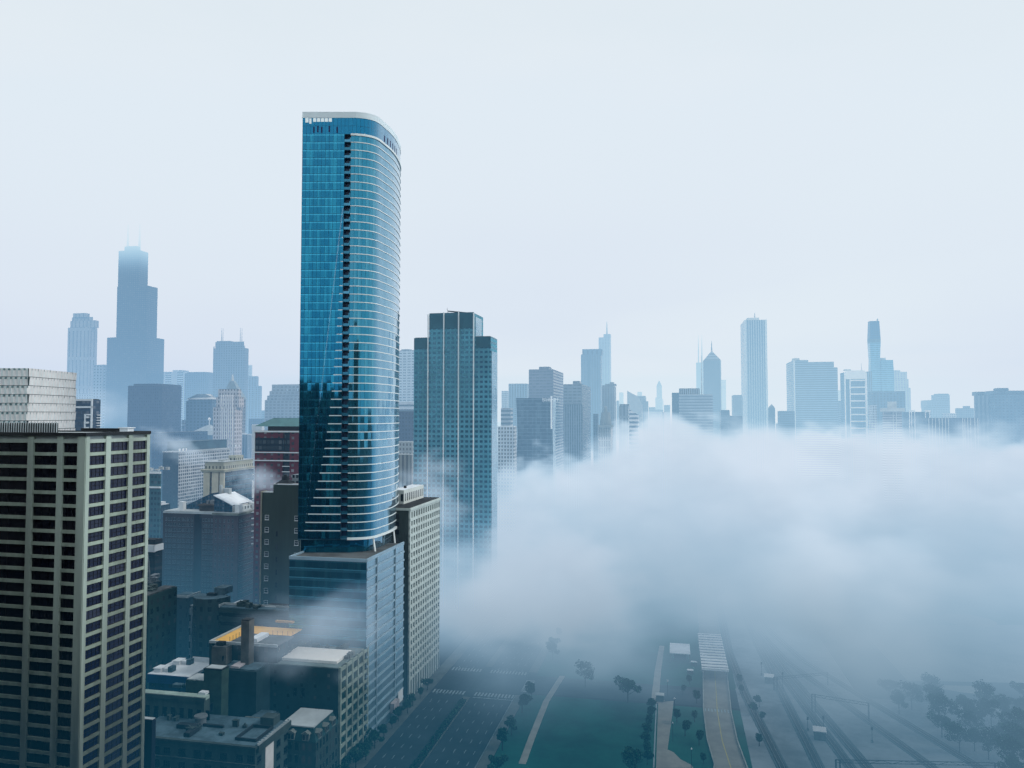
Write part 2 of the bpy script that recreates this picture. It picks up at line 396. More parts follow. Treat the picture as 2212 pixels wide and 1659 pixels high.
# slot with a balcony on every floor
MB().box(SX0, SX1, 1.7, 1.9, Z0, ZF).face([(SX0, 0, Z0), (SX0, 1.7, Z0), (SX0, 1.7, ZF), (SX0, 0, ZF)]).face([(SX1, 1.7, Z0), (SX1, 0, Z0), (SX1, 0, ZF), (SX1, 1.7, ZF)]).build('balcony_recess', glassm('recess', (.008, .05, .13), .4, 0), root)
bm_ = MB().box(SX0 + .02, SX1 - .02, -.05, 1.68, 0, .22, 0).box(SX0 + .06, SX1 - .06, .0, .05, .225, 1.15, 1).box(SX1 - .7, SX1 - .05, 1.2, 1.65, .25, 2.3, 1)
bal = bm_.build('balcony', [plain('balcony_slab', (.08, .26, .38), .6), glassm('balcony_glass', (.04, .22, .34), .1, .5, .6)], root)
band_m = plain('floor_band', (.80, .88, .93), .5, .05)
def band_path(d): 
    out = []
    for i, p in enumerate(right):
        a = right[max(0, i - 1)]; c = right[min(len(right) - 1, i + 1)]; t = Vector((c[0] - a[0], c[1] - a[1])).normalized(); out.append((p[0] + t.y * d, p[1] - t.x * d))
    return out
def band_mb(h_, d=.3):
    po, pi_ = band_path(d), right; mb = strip(po, 0, h_)
    for i in range(len(po) - 1): mb.face([(*pi_[i], h_), (*po[i], h_), (*po[i + 1], h_), (*pi_[i + 1], h_)][::-1]); mb.face([(*pi_[i], 0), (*po[i], 0), (*po[i + 1], 0), (*pi_[i + 1], 0)])
    mb.face([(*pi_[0], 0), (*po[0], 0), (*po[0], h_), (*pi_[0], h_)])
    return mb
fb = band_mb(.32, .2).build('floor_band', band_m, root)
big = band_mb(.85, .4).build('floor_band', band_m, root); big.location.z = ZF - .6
low = band_mb(.9, .5).build('floor_band', band_m, root); low.location.z = Z0 - .4
def crease(z): return 12.1 - (166 - z) * 7.6 / 71.5
wl = MB()
zc = 205.0
wl.face([(crease(Z0), 0, Z0), (SX0, -.55, Z0), (SX0, -.55, zc), (crease(zc), 0, zc)], 0).face([(SX0, -.55, Z0), (SX0, 0, Z0), (SX0, 0, zc), (SX0, -.55, zc)], 0).face([(crease(zc), 0, zc), (SX0, -.55, zc), (SX0, 0, zc)])
wl.build('folded_curtain_wall', glass_l, root)
for i in range(50):
    z = Z0 + i * FH
    if i: o = fb if i == 1 else fb.copy()
    if i > 1: col.objects.link(o)
    if i: o.parent = root; o.location.z = z - .2
    o = bal if i == 0 else bal.copy()
    if i: col.objects.link(o)
    o.parent = root; o.location.z = z
    if i and z < 196:
        c = crease(z); dx = SX0 - c; t = .12
        MB().face([(c, -.03, 0), (SX0, -.58 - .15, 0), (SX0, -.58 - .15, .34), (c, -.03, .34)]).face([(c, -.03, .34), (SX0, -.73, .34), (SX0, -.5, .34)]).build('short_floor_band', band_m, root).location.z = z - .17
# crown openings
om = glassm('opening', (.004, .01, .09), .5, 0)
op0 = MB().box(0, .62, -.03, .1, 0, 2.5).build('louvre_opening', om, root); spots_ = [.95 * 0 + x for x in (1.6, 3.2)]
for i, u in enumerate((445, 503, 560, 672, 788)):
    o = op0 if i == 0 else op0.copy()
    if i: col.objects.link(o)
    o.parent = root; x = ((1100 + (u + 2) / 3.687) / 1.8226 - 1106) / F * TY - TX; o.location = (x, -.02, ZF + .15 + (.7 if i % 2 else .4))
sm = MB()
pane0 = MB().box(0, 1.3, -.03, .03, 0, 1.5).build('sky_gap_pane', plain('sky_pane', (.80, .86, .90), .15, .02, metal=.8), root)  # pale panes stand for sky seen through the open screen
for i, u in enumerate((330, 388, 445, 503, 560, 617, 674)):
    o = pane0 if i == 0 else pane0.copy()
    if i: col.objects.link(o)
    o.parent = root; x = ((1100 + u / 3.687) / 1.8226 - 1106) / F * TY - TX; o.location = (x, -.02, ZC - (1.6 if i > 1 else 2.4) + (.0 if i else .5)); o.scale = (1 if i != 1 else .7, 1, 1 if i > 1 else 1.45)
for i, (p, q) in enumerate([(right[k], right[k + 1]) for k in range(len(right) - 1)]): pass
arc = [0]
for p, q in zip(right, right[1:]): arc.append(arc[-1] + math.hypot(q[0] - p[0], q[1] - p[1]))
def on_arc(s):
    for i in range(len(arc) - 1):
        if arc[i + 1] >= s:
            t = (s - arc[i]) / (arc[i + 1] - arc[i]); p, q = right[i], right[i + 1]; return p[0] + (q[0] - p[0]) * t, p[1] + (q[1] - p[1]) * t, math.atan2(q[1] - p[1], q[0] - p[0])
op1 = MB().box(0, 1.0, -.04, .1, 0, 2.7).build('louvre_opening', om, root)
for i in range(6):
    o = op1 if i == 0 else op1.copy()
    if i: col.objects.link(o)
    x, y, a = on_arc(17.5 + i * 3.1); o.parent = root; o.location = (x, y, ZF + .9 - i * .02); o.rotation_euler = (0, 0, a)
bmu = MB().box(16.4, 18.9, 6, 9, ZT, ZT + 1.9).box(18.9, 20.4, 6.5, 8.5, ZT, ZT + 1.3).tube((17, 7, ZT + 1.9), (18.6, 7, ZT + 2.4), .15).box(20.4, 21.6, 7, 8, ZT, ZT + .6)
bmu.build('roof_crane', plain('teal_dark', (.01, .06, .10), .5), root)
# recessed storeys under the tower and its leaning struts
inner = [(.9, 1.2), (20.2, 1.2)] + [(x * .93 + .6, y * .95 + 1.8) for x, y in curve[4:]] + [(1, 54)]
MB().prism(inner, 62, Z0 - .45).build('lower_glazing', curtain('low_glass', (.02, .30, .46), (.006, .16, .28), 3.1, 4.0, 66, lh=.03, lv=.03, curtainy=.3, head=0), root)
MB().prism([(x, y) for x, y in full], Z0 - .42, Z0 - .02).build('soffit', plain('soffit', (.06, .16, .22), .8), root)
for (a, c) in (((1000 + 850 / 1.796) / 1.8226, (1000 + 868 / 1.796) / 1.8226), ((1000 + 992 / 1.796) / 1.8226, (1000 + 1004 / 1.796) / 1.8226), ((1000 + 744 / 1.796) / 1.8226, (1000 + 748 / 1.796) / 1.8226)):
    D1 = {0: 306}.get(0); yy = 306 if a < 840 else 326
    if a < 770: yy = 299.5
    st = MB().tube((xat(a, yy) - TX, yy - TY, Z0 - .5 if yy > 300 else 71), (xat(c, yy - 1.5) - TX, yy - 1.5 - TY, 66.5), .38, .38, 8); st.build('strut', band_m, root)

# ---------------------------------------------------------------- podium under the glass tower
b = Bld('podium_building', 'wide blue glass podium block with pale floor bands at the foot of the tallest skyscraper', 629.5, 795, 873.8, 285)
zt = b.z(1213); P = 3.55; n = int(zt / P)
b.part('curtain_wall', MB().box(0, b.w, 0, b.d, -2, zt - .02), curtain('podium_glass', (.06, .27, .38), (.02, .14, .23), 2.4, P, zt - n * P, lh=.04, lv=.03, rough=.2, curtainy=.15, head=.25, metal=.6))
b.part('roof', MB().box(.5, b.w - .5, .5, b.d - .5, zt - .01, zt + .25), roof_mid)
b.part('parapet', MB().box(-.15, b.w + .15, -.2, .35, zt - .3, zt + .9).box(b.w - .35, b.w + .25, .35, b.d, zt - .3, zt + .9).box(-.15, .35, .35, b.d, zt - .3, zt + .9), plain('podium_band', (.35, .47, .55), .6, .1))
pb = plain('podium_band')if False else MATS[('p', 'podium_band')]
e0 = MB().box(b.w + .01, b.w + .4, 0, b.d, 0, .75).build('floor_band', pb, b.root); e0.location.z = zt - P
s0 = MB().box(0, b.w, -.12, -.01, 0, .3).build('sill_band', plain('sill_band', (.10, .30, .40), .5), b.root); s0.location.z = zt - P
for i in range(2, n):
    for q in (e0, s0):
        o = q.copy(); col.objects.link(o); o.location.z = zt - i * P
for u in (816, 855):
    y = b.ly(u); b.part('column', MB().box(b.w + .02, b.w + .5, y - .25, y + .25, 0, zt), pb)
sg = b.part('wall_sign', MB().box(b.w + .42, b.w + .6, b.d - 7, b.d - 1.5, 3.4, 8.2), white_paint)
b.part('entrance_canopy', MB().box(b.w + .42, b.w + 2.2, b.d - 16, b.d - 10, 3.2, 7), plain('pinkish', (.5, .48, .5), .6))

# ---------------------------------------------------------------- white grid building to its right
b = Bld('grid_office_building', 'pale stone office block with narrow upright windows beside the tallest skyscraper', 800, 886, 950, 331, wid=30)
zt = b.z(1098); stone_w = plain('pale_stone', (.56, .62, .60), .85, .14, .12, streak=True)
b.part('core', MB().box(.4, b.w - .45, .4, b.d - .4, -1, zt - 1.1), stone_dark)
b.part('side_wall', MB().box(0, b.w - 1.6, -.02, .4, 0, zt - 1.0).box(b.w - 1.6, b.w - .4, .05, .4, 0, zt - 1.0), stone_dark)
nb = 13; bw = (b.d - .4) / nb; fl = 3.42
wall = MB(); rows = int((zt - 8) / fl)
for i in range(nb + 1): wall.box(b.w - .4, b.w + .3, i * bw, i * bw + (1.3 if i else 1.6) if i < nb else b.d, 0, zt - 1.05)
for j in range(rows + 1):
    z = zt - 1.05 - j * fl; wall.box(b.w - .4, b.w + (.22 if j not in (1, 5, 9) else .38), .0, b.d, z - 1.25, z - .02) if j != 0 else wall.box(b.w - .4, b.w + .22, 0, b.d, z - .8, z - .02)
b.part('wall', wall, stone_w)
b.part('cornice', MB().box(-.4, b.w + .7, -.5, b.d + .3, zt - 1.0, zt), stone_w)
b.part('roof', MB().box(.3, b.w, .2, b.d - .4, zt + .01, zt + .25), roof_dark)
o = win_mesh(bw - 1.35, fl - 1.3, g_dark, metal_dark, 1, 2, .08)
windows(b, o, [(b.w + .02 - .35, i * bw + 1.32, zt - 1.05 - (j + 1) * fl + .02, pi / 2) for j in range(rows) for i in range(nb)], cap=100)
o = win_mesh(1.8, 2.0, g_dark, metal_dark, 1, 1, .1); o.name = 'side_window'
windows(b, o, [(b.w - 6.5, -.06, zt - 4.6 - j * fl, 0) for j in range(7)])
zp = b.z(1063, b.depth(b.w - 12, 20))
b.part('penthouse', MB().box(b.w - 13, b.w - 7, 12, 40, zt + .26, zt + 6.5, 0, 1), [facade('penthouse', (.66, .70, .68), (.03, .04, .05), 2.6, 6.2, .5, .55, v0=-zt), roof_white])
b.part('roof_vent', MB().tube((b.w - 10, 22, zt + 6.5), (b.w - 10, 22, zt + 7.6), .7, .7, 10), metal_dark)

# ---------------------------------------------------------------- stepped glass tower with white fins
b = Bld('finned_tower', 'stepped teal glass tower with four white vertical fins rising out of the fog', 893.7, 1060, 1074, 480)
zw, zc_ = b.z(727), b.z(675.5)
tg = facade('teal_grid', (.15, .37, .45), (.05, .20, .28), 3.1, 3.15, .62, .5, var=.22, lit=.08, rough=.12, metal=.5)
tg2 = curtain('teal_glass', (.06, .30, .38), (.02, .16, .24), 1.6, 3.15, 0, lh=.05, lv=.08, curtainy=.2, head=.2, rough=.12, metal=.7)
xa, xb = b.lx(927), b.lx(1025)
b.box('wall', 0, b.w, 0, b.d, 0, zw, tg, roof_mid)
b.part('centre_wall', MB().box(xa, xb, -.6, b.d + 4, 0, zc_), tg)
b.part('side_glazing', MB().box(b.w - .5, b.w + .25, 1.5, b.d - .5, 0, zw - 9), tg2)
b.part('crown_side_glazing', MB().box(xb - .5, xb + .25, 1.5, b.d - 1, zw + .5, zc_ - 2), tg2)
b.part('screen_wall', MB().box(xa + .3, xb - .3, -.9, -.61, zc_ - 9.5, zc_ + .6), plain('teal_screen', (.07, .19, .24), .4, .1, metal=.4))
fin_m = plain('white_fin', (.80, .86, .90), .5, .05)
for i, u in enumerate((925.5, 959.5, 991.5, 1024)):
    x = b.lx(u); zt2 = zc_ + .8 if i in (1, 2) else (zc_ if i == 3 else zc_)
    b.part('fin', MB().box(x - .28, x + .28, -1.9, -.95, 0, zt2), fin_m)
b.part('wing_screen', MB().box(.2, xa - 1, -.35, -.02, zw - 7, zw), MATS[('p', 'teal_screen')]); b.part('wing_screen', MB().box(xb + 1, b.w - .2, -.35, -.02, zw - 7, zw), MATS[('p', 'teal_screen')])
cr = b.root
xk = b.lx(962)
cm = MB().tube((xk, 5, zc_ + .6), (xk, 5, zc_ + 2.6), .18).tube((xk, 5, zc_ + 2.6), (xk + 15, 5.4, zc_ + .9), .3).tube((xk, 5, zc_ + 2.4), (xk + 9, 5, zc_ + 1), .2).tube((xk - .2, 5, zc_ + 2.6), (xk - .5, 5, zc_ + 4.3), .16)
b.part('roof_crane', cm, metal_dark)
# ================================================================ middle distance, left of the tall tower
def gable(mb, x0, x1, y0, y1, z0, z1, ridge=None, mi=0, along='y'):
    if along == 'y':
        r = (x0 + x1) / 2 if ridge is None else ridge
        mb.face([(x0, y0, z0), (r, y0, z1), (r, y1, z1), (x0, y1, z0)][::-1], mi); mb.face([(x1, y0, z0), (x1, y1, z0), (r, y1, z1), (r, y0, z1)], mi)
        mb.face([(x0, y0, z0), (x1, y0, z0), (r, y0, z1)], mi); mb.face([(x1, y1, z0), (x0, y1, z0), (r, y1, z1)], mi)
    else:
        r = (y0 + y1) / 2 if ridge is None else ridge
        mb.face([(x0, y0, z0), (x1, y0, z0), (x1, r, z1), (x0, r, z1)], mi); mb.face([(x1, y1, z0), (x0, y1, z0), (x0, r, z1), (x1, r, z1)], mi)
        mb.face([(x1, y0, z0), (x1, y1, z0), (x1, r, z1)], mi); mb.face([(x0, y1, z0), (x0, y0, z0), (x0, r, z1)], mi)
    return mb
def units(b, n, x0, x1, y0, y1, z, m, name='roof_unit', seed=1, s=(1.2, 3.2)):
    rr = random.Random(seed)
    for i in range(n):
        a, c, hh = rr.uniform(*s), rr.uniform(*s), rr.uniform(.8, 2.2); x, y = rr.uniform(x0, x1 - a), rr.uniform(y0, y1 - c)
        mb = MB().box(x, x + a, y, y + c, z + .25, z + hh).box(x - .1, x + a + .1, y - .1, y + c + .1, z + hh, z + hh + .12)
        if i % 3 == 0: mb.tube((x + a / 2, y + c / 2, z + hh), (x + a / 2, y + c / 2, z + hh + .7), .35, .3, 8)
        b.part(name, mb, m)
# brown brick hotel with the white hipped penthouse
b = Bld('brick_hotel', 'dark brick hotel with rows of small windows and a big white sloping penthouse roof', 357, 519, 566, 430)
zt = b.z(1111); xw1, xw2 = b.lx(424), b.lx(440)
brA = plain('hotel_brick', (.085, .075, .085), .9, .3, .1); brB = plain('hotel_brick_light', (.15, .125, .145), .9, .25, .1)
b.part('wall', MB().box(0, xw1, 0, b.d, 0, zt - .5), brA); b.part('light_well_wall', MB().box(xw1, xw2, 9, b.d, 0, zt - .5), g_black)
b.part('wall', MB().box(xw2, b.lx(466), 0, b.d, 0, zt - .5), brA); b.part('pale_wall', MB().box(b.lx(466), b.w, -.6, b.d, 0, zt - .7), brB)
b.part('cornice', MB().box(b.lx(466) - .3, b.w + 1.1, -1.5, b.d + .3, zt - .7, zt + .5), stone_grey)
b.part('belt_course', MB().box(b.lx(466), b.w + .35, -.9, b.d + .1, zt - 16.3, zt - 15.5), brB)
b.part('roof', MB().box(.5, b.w - .4, .5, b.d - .5, zt + .5, zt + .9, 0).box(0, b.w - .4, 0, .49, zt - .49, zt + .7, 0), roof_pale)
FLh = 3.05; fr_p = plain('sash_white', (.20, .24, .27), .6, .1)
o = win_mesh(.95, 1.75, g_dark, fr_p, 1, 2, .09, sill=True)
rr = random.Random(5); sp_ = []
for j in range(15):
    z = zt - 4.6 - j * FLh
    for k in range(6):
        for q in (0, 1.7):
            x = 1.8 + k * (xw1 - 2.2) / 6 + q
            if x < xw1 - 1.2: sp_.append((x, -.04, z, 0))
    for k in range(4):
        for q in (0, 1.5):
            x = xw2 + .8 + k * (b.lx(466) - xw2 - .5) / 4 + q
            if x < b.lx(466) - 1.3: sp_.append((x, -.04, z, 0))
    for k in range(5):
        x = b.lx(466) + 1.3 + k * (b.w - b.lx(466) - 2.2) / 5; sp_.append((x, -.64, z, 0))
    for k in range(16): sp_.append((b.w + .04, .8 + k * (b.d - 1.6) / 16, z, pi / 2))
windows(b, o, sp_, cap=100)
b.part('light_well_landing', MB(), g_black) if False else None
es = MB()
for j in range(12): es.box(xw1 + .2, xw2 - .2, 7.4, 8.9, zt - 6 - j * FLh, zt - 5.8 - j * FLh)
b.part('fire_escape', es, metal_dark)
zp = zt + .9
cf = facade('copper_glass', (.03, .13, .20), (.02, .08, .14), 1.6, 1.8, .6, .7, lit=.4)
x0, x1, x2 = b.lx(466 - 9), b.lx(500), b.lx(557)
px0, px1 = b.lx(464), b.lx(503); yA, yB = 1.2, b.d - 1.5; zr, ze_ = b.z(1071), b.z(1092)
ph = MB()
ph.face([(px0, yA, zp), (px1, yA, zp), (px1, yA, ze_ - .5), (px0, yA, zr - .5)], 0)
ph.face([(px1, yA, zp), (px1, yB, zp), (px1, yB, ze_ - .5), (px1, yA, ze_ - .5)], 1)
ph.face([(px0, yA, zp), (px0, yA, zr - .5), (px0, yB, zr - .5), (px0, yB, zp)], 0)
b.part('penthouse', ph, [cf, white_paint])
b.part('penthouse_roof', MB().face([(px0 - .4, yA - .4, zr), (px1 + .5, yA - .4, ze_), (px1 + .5, yB, ze_), (px0 - .4, yB, zr)]).face([(px0 - .4, yA - .4, zr - .45), (px1 + .5, yA - .4, ze_ - .45), (px1 + .5, yA - .4, ze_), (px0 - .4, yA - .4, zr)]), roof_white)
b.part('east_penthouse', MB().box(px1 + .6, b.w - 2.2, 6, b.d - 6.1, zp, zp + 2.6), facade('eastp', (.60, .66, .68), (.05, .07, .09), 3, 2.6, .35, .6))
for y0_ in (yA + 1, ): b.part('stair_house', MB().box(b.w - 3.4, b.w - .6, 1.6, 5.0, zp, zp + 4.2), white_paint)
b.part('stair_house', MB().box(b.w - 4.5, b.w - .8, b.d - 6, b.d - 2.5, zp, zp + 3.8), white_paint)
lean = MB(); gable(lean, 3.5, xw1 + 5, 9, b.d - 4, zp, zp + 9.5, ridge=xw1 + 4.9); b.part('mansard_roof', lean, cf)
b.part('stair_house', MB().box(xw1 - 11.5, xw1 - 8.8, 2, 5, zp, zp + 5), white_paint)
b.part('water_tank_house', MB().box(xw1 + 1.5, xw2 + 7, 2.5, 12, zt - 3, zp + 3.2).frustum(xw1 + .5, xw2 + 8, 1.5, 13, zp + 3.2, zp + 3.8, xw1 + .7, xw2 + 7.8, 1.7, 12.8), brick_dark)
units(b, 5, xw1 + 2, xw2 + 7, 3, 12, zp + 3.6, metal_grey, seed=3)
b.part('chimney', MB().box(xw2 + 3, xw2 + 4.4, 12, 13.4, zp, zp + 14).box(xw2 + 4.6, xw2 + 8.6, 13.5, 16, zp, zp + 12), roof_pale)
b.part('chimney', MB().box(b.lx(506), b.lx(510.5), 20, 22, zp + 6, zp + 16), white_paint)

# tall blank-sided building hard against the glass tower
b = Bld('blank_wall_block', 'tall dark block with a nearly blank wall, hard against the tall glass tower', 567, 652, 662, 372)
zt, zl = b.z(1048), b.z(1066); xs_ = b.lx(593)
w_ = plain('blank_wall', (.085, .12, .11), .9, .25, .06, streak=True)
b.part('wall', MB().box(xs_, b.w, 0, b.d, 0, zt), w_); b.part('lower_wall', MB().box(.5, xs_ - .01, .2, b.d, 0, zl), w_)
b.part('corner_strip', MB().box(-.25, .49, -.1, b.d, 0, zl + .6), plain('corner_cream', (.40, .40, .34), .85, .2))
b.part('parapet', MB().box(b.lx(602), b.w + .1, -.3, .3, zt, zt + .5).box(xs_, xs_ + .3, .31, b.d, zt, zt + .5), white_paint)
b.part('roof', MB().box(xs_ + .4, b.w, .4, b.d - .3, zt + .01, zt + .3).box(.6, xs_ - .2, .4, b.d - .3, zl + .01, zl + .3), roof_pale)
tk = MB().frustum(xs_ + .2, xs_ + 8.4, 1, 7, zt + .3, zt + 2.2, xs_ + 2.8, xs_ + 5.8, 3, 5).box(xs_ + 2.8, xs_ + 5.8, 3, 5, zt + 2.2, zt + 3.8).box(xs_ + 3.6, xs_ + 4.8, 3.4, 4.6, zt + 3.8, zt + 4.6); b.part('tank_house', tk, roof_dark)
b.part('penthouse', MB().box(b.lx(616), b.w, 8, 14, zt + .3, zt + 4.4), facade('pent2', (.4, .46, .5), (.04, .06, .08), 2, 3, .6, .5))
o = win_mesh(2.1, 2.3, g_dark, white_paint, 1, 2, .14, sill=True)
spots3 = []
for j in range(9): 
    z = b.z(1125 + j * 26.6) 
    spots3 += [(b.lx(575.5), .14, z, 0), (b.lx(639.5), -.06, z, 0)]
windows(b, o, spots3)
o = win_mesh(.9, 2.6, g_dark, metal_dark, 1, 2, .08); o.name = 'slit_window'
windows(b, o, [(b.lx(600), -.06, b.z(1161 + j * 27.8), 0) for j in range(7)])

# pale grid slab
b = Bld('grid_slab', 'pale concrete slab block with an even grid of square windows behind the brick hotel', 354, 388, 497.5, 600)
zt = b.z(977.5)
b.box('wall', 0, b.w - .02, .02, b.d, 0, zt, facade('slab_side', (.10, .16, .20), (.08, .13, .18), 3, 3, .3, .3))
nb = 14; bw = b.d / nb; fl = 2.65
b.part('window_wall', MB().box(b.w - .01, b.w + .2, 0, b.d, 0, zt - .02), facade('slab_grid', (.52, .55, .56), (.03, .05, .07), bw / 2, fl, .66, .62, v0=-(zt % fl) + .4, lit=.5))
b.part('roof', MB().box(-.4, b.w + .6, -.4, b.d + .4, zt, zt + .7), roof_pale)
b.part('penthouse', MB().box(b.w - 19, b.w - 5, 12, 74, zt + .7, zt + 7.6).box(b.w - 19.4, b.w - 4.6, 11.6, 74.4, zt + 7.6, zt + 8), plain('slate_box', (.10, .17, .21), .7, .2))
for i in range(9): b.part('roof_vent', MB().tube((b.w - 3 - (i % 2), 5 + i * 2.2 if i < 5 else 66 + i * 3, zt + .7), (b.w - 3 - (i % 2), 5 + i * 2.2 if i < 5 else 66 + i * 3, zt + 2.6), .5, .6, 8), white_paint)

# cream-columned block with blue glass
b = Bld('cream_pier_building', 'low rounded block with cream upright piers and a blue glass side below the pale slab', 443, 487, 552, 500)
zt = b.z(1010)
b.box('wall', 0.5, b.w - .5, .5, b.d, 0, zt - 3, facade('pier_glass', (.03, .10, .15), (.012, .05, .085), 1.6, 3.4, .8, .72, band=3.4, bcol=(.10, .28, .36)))
for (a, c) in ((443, 456.5), (461, 475), (478, 487)): b.part('pier', MB().box(b.lx(a), b.lx(c), -.5, .7, 0, zt - 3.01), cream)
b.part('cornice', MB().frustum(-.6, b.w + .6, -1.3, b.d + .5, zt - 3, zt - 1.4, -1.6, b.w + 1.6, -2.3, b.d + 1), cream)
b.part('attic', MB().box(.4, b.w - .6, .3, b.d - 1, zt - 1.4, zt + 3.4).box(b.w * .5, b.w - 2, b.d * .45, b.d * .7, zt + 3.4, zt + 7), facade('attic', (.45, .47, .42), (.10, .12, .12), 2.6, 4.5, .4, .4))
b.part('roof', MB().box(0, b.w - .2, 0, b.d - .4, zt + 3.41, zt + 3.8), roof_pale)
units(b, 5, 1, b.w - 3, 2, b.d - 8, zt + 3.6, roof_pale, seed=8)

# red brick tower with a green roof
b = Bld('red_brick_tower', 'red brick apartment tower with white bands and a green hipped metal roof', 552, 652, 668, 420)
zt = b.z(934); ze = b.z(921); xa, xb2, xc2 = b.lx(558), b.lx(612), b.lx(627)
b.part('wall', MB().box(0, xb2, 0, b.d, 0, zt).box(xc2, b.w, 0, b.d, 0, zt), facade('red_wall', (.20, .065, .09), (.05, .05, .07), 4.2, 3.0, .36, .5, lit=.9, var=.25))
b.part('glazed_bay', MB().box(xb2 + .01, xc2 - .01, .8, b.d, 0, zt - 8), facade('bay_glass', (.03, .06, .09), (.02, .035, .06), 2, 3, .85, .7))
o = MB().box(xb2 - .2, xc2 + .2, -.3, .79, 0, .35).build('balcony', white_paint, b.root)
for i in range(12):
    q = o if i == 0 else o.copy()
    if i: col.objects.link(q)
    q.location.z = zt - 16 - i * 3
b.part('attic_glazing', MB().box(.3, xb2 + 1, -.25, .01, zt - 10.5, zt - 3.2).box(xb2 + 1, xc2, .2, .79, zt - 10.5, zt), facade('attic_dark', (.02, .05, .08), (.03, .07, .10), 2.4, 3.2, .7, .6, lit=.3))
for z in (zt - 11.5, zt - 16): b.part('belt_course', MB().box(-.3, b.w + .2, -.55, -.26, z, z + .6), white_paint)
b.part('cornice', MB().box(-.5, b.w + .4, -.8, b.d, zt - .01, zt + .8), white_paint)
b.part('corner_pier', MB().box(-.4, .25, -.5, .5, zt - 12, zt - .02), white_paint)
b.part('loggia', MB().box(xa + 5, b.w, 2, b.d - 2, zt + .8, ze), g_black)
ro = MB(); zr = b.z(903); ro.frustum(xa - 1.5, b.w + 3, -1.2, b.d + 2, ze, zr, xa + 7, b.w, 5, b.d - 4); b.part('green_roof', ro, plain('verdigris', (.13, .27, .29), .5, .15, .2))
o = MB().box(-2.2, -.2, 1, 4, 0, .4).build('side_balcony', white_paint, b.root)
for i in range(16):
    q = o if i == 0 else o.copy()
    if i: col.objects.link(q)
    q.location.z = zt - 10 - i * 3.5

# small ones
def simple(name, label, xl, xc, xr, top, D, m, roof=roof_mid, side='E', th=TH, base=0.0, **k):
    b = Bld(name, label, xl, xc, xr, D, th=th, side=side, **k); b.zt = b.z(top)
    b.box('wall', 0, b.w, 0, b.d, base, b.zt, m, roof)
    return b
b = simple('glass_office_block', 'small teal office block with white ledges just right of the beige tower top', 300, 349.5, 352, 1020, 480, facade('teal_small', (.10, .22, .26), (.05, .12, .16), 2.4, 3.4, .7, .5), roof_pale)
for q in (0, 9): b.part('ledge', MB().box(b.w - 12, b.w + .6, -.8, 0, b.zt - q - 1, b.zt - q), white_paint)
units(b, 4, b.w - 12, b.w, 2, 20, b.zt + .3, roof_pale, seed=12)
b = simple('flat_roof_block', 'dark low block with snowy white roof clutter between the beige tower and the hotel', 300, 352, 372, 1092, 520, facade('dk1', (.04, .07, .09), (.02, .03, .04), 3, 3.3, .5, .5), roof_white)
units(b, 6, b.w - 16, b.w, 2, b.d - 2, b.zt, roof_white, seed=4, s=(2, 5))
b = simple('parking_deck', 'dark stepped block with a long bright ledge beside the beige tower', 300, 341, 357, 1168, 370, facade('dk2', (.03, .055, .07), (.01, .02, .03), 60, 3.3, 1, .4), roof_dark)
b.part('ledge', MB().box(b.w - 12, b.w + .5, -1.2, -.02, b.z(1192), b.z(1177)).box(b.w + .02, b.w + .6, -1.2, b.d, b.z(1192) + .3, b.z(1177)), white_paint)
b = simple('service_block', 'low dark block with a green ledge and steam pipe beside the beige tower', 300, 335, 357, 1262, 330, facade('dk3', (.05, .085, .10), (.02, .03, .045), 4, 4, .4, .5), roof_mid)
units(b, 4, b.w - 10, b.w, 2, 14, b.zt, metal_grey, seed=6)
b.part('steam_pipe', MB().tube((b.w - 3, 3, b.zt), (b.w - 4, 3, b.zt + 9), .45).tube((b.w - 4, 3, b.zt + 9), (b.w - 5.5, 3, b.zt + 15), .45), metal_grey)
b = simple('teal_block', 'teal-dark mid-rise block wrapped in haze, lowest beside the beige tower', 300, 330, 390, 1288, 300, facade('dk4', (.045, .095, .10), (.02, .04, .05), 3.6, 3.6, .4, .5), roof_mid)
units(b, 9, b.w - 22, b.w - 3, 3, b.d - 5, b.zt, stone_dark, seed=52)
b = simple('pale_roof_block', 'mid-rise block with a pale angular roof in front of the brick hotel', 377, 412, 440, 1292, 345, facade('dk5', (.07, .10, .11), (.03, .045, .06), 3.4, 3.4, .4, .5), roof_blue)
b.part('parapet', MB().box(-.1, b.w + .1, -.1, .3, b.zt, b.zt + 1).box(b.w - .3, b.w + .1, .31, b.d, b.zt, b.zt + 1), roof_pale)
b = Bld('round_corner_block', 'mid-rise block with a rounded drum corner, in front of the brick hotel', 412, 470, 498, 318); zt = b.z(1296)
arc_ = [(7 + 8 * cos(t), 8 + 8 * sin(t)) for t in [pi + pi * i / 18 for i in range(19)]]
b.part('wall', MB().prism(arc_ + [(b.w, 8), (b.w, b.d), (0, b.d)][0:], 0, zt, 0, 1), [facade('drum', (.08, .12, .125), (.03, .05, .06), 3.6, 3.6, .4, .5, u0=.5), roof_blue])
b.part('roof_hatch', MB().box(5, 9, 6, 8, zt + .02, zt + 1), roof_dark); b.part('stair_house', MB().box(b.w - 6, b.w - 1, 9, 15, zt + .02, zt + 2.8), roof_blue)
b.part('corner_tiles', MB().box(-1.6, -.3, 4, 8, 4, zt - 4), facade('checker', (.40, .46, .50), (.07, .10, .12), 5, 5.6, .6, .5, lit=0))
b = simple('yard_block', 'narrow block with a bright white skylight on its roof before the blank wall', 470, 508, 552, 1322, 322, facade('dk6', (.07, .11, .12), (.03, .05, .06), 3.4, 3.4, .4, .5), roof_blue)
b.part('skylight', MB().box(b.w - 5.5, b.w - 3.6, 4, 15, b.zt + .41, b.zt + 1.2), roof_white)
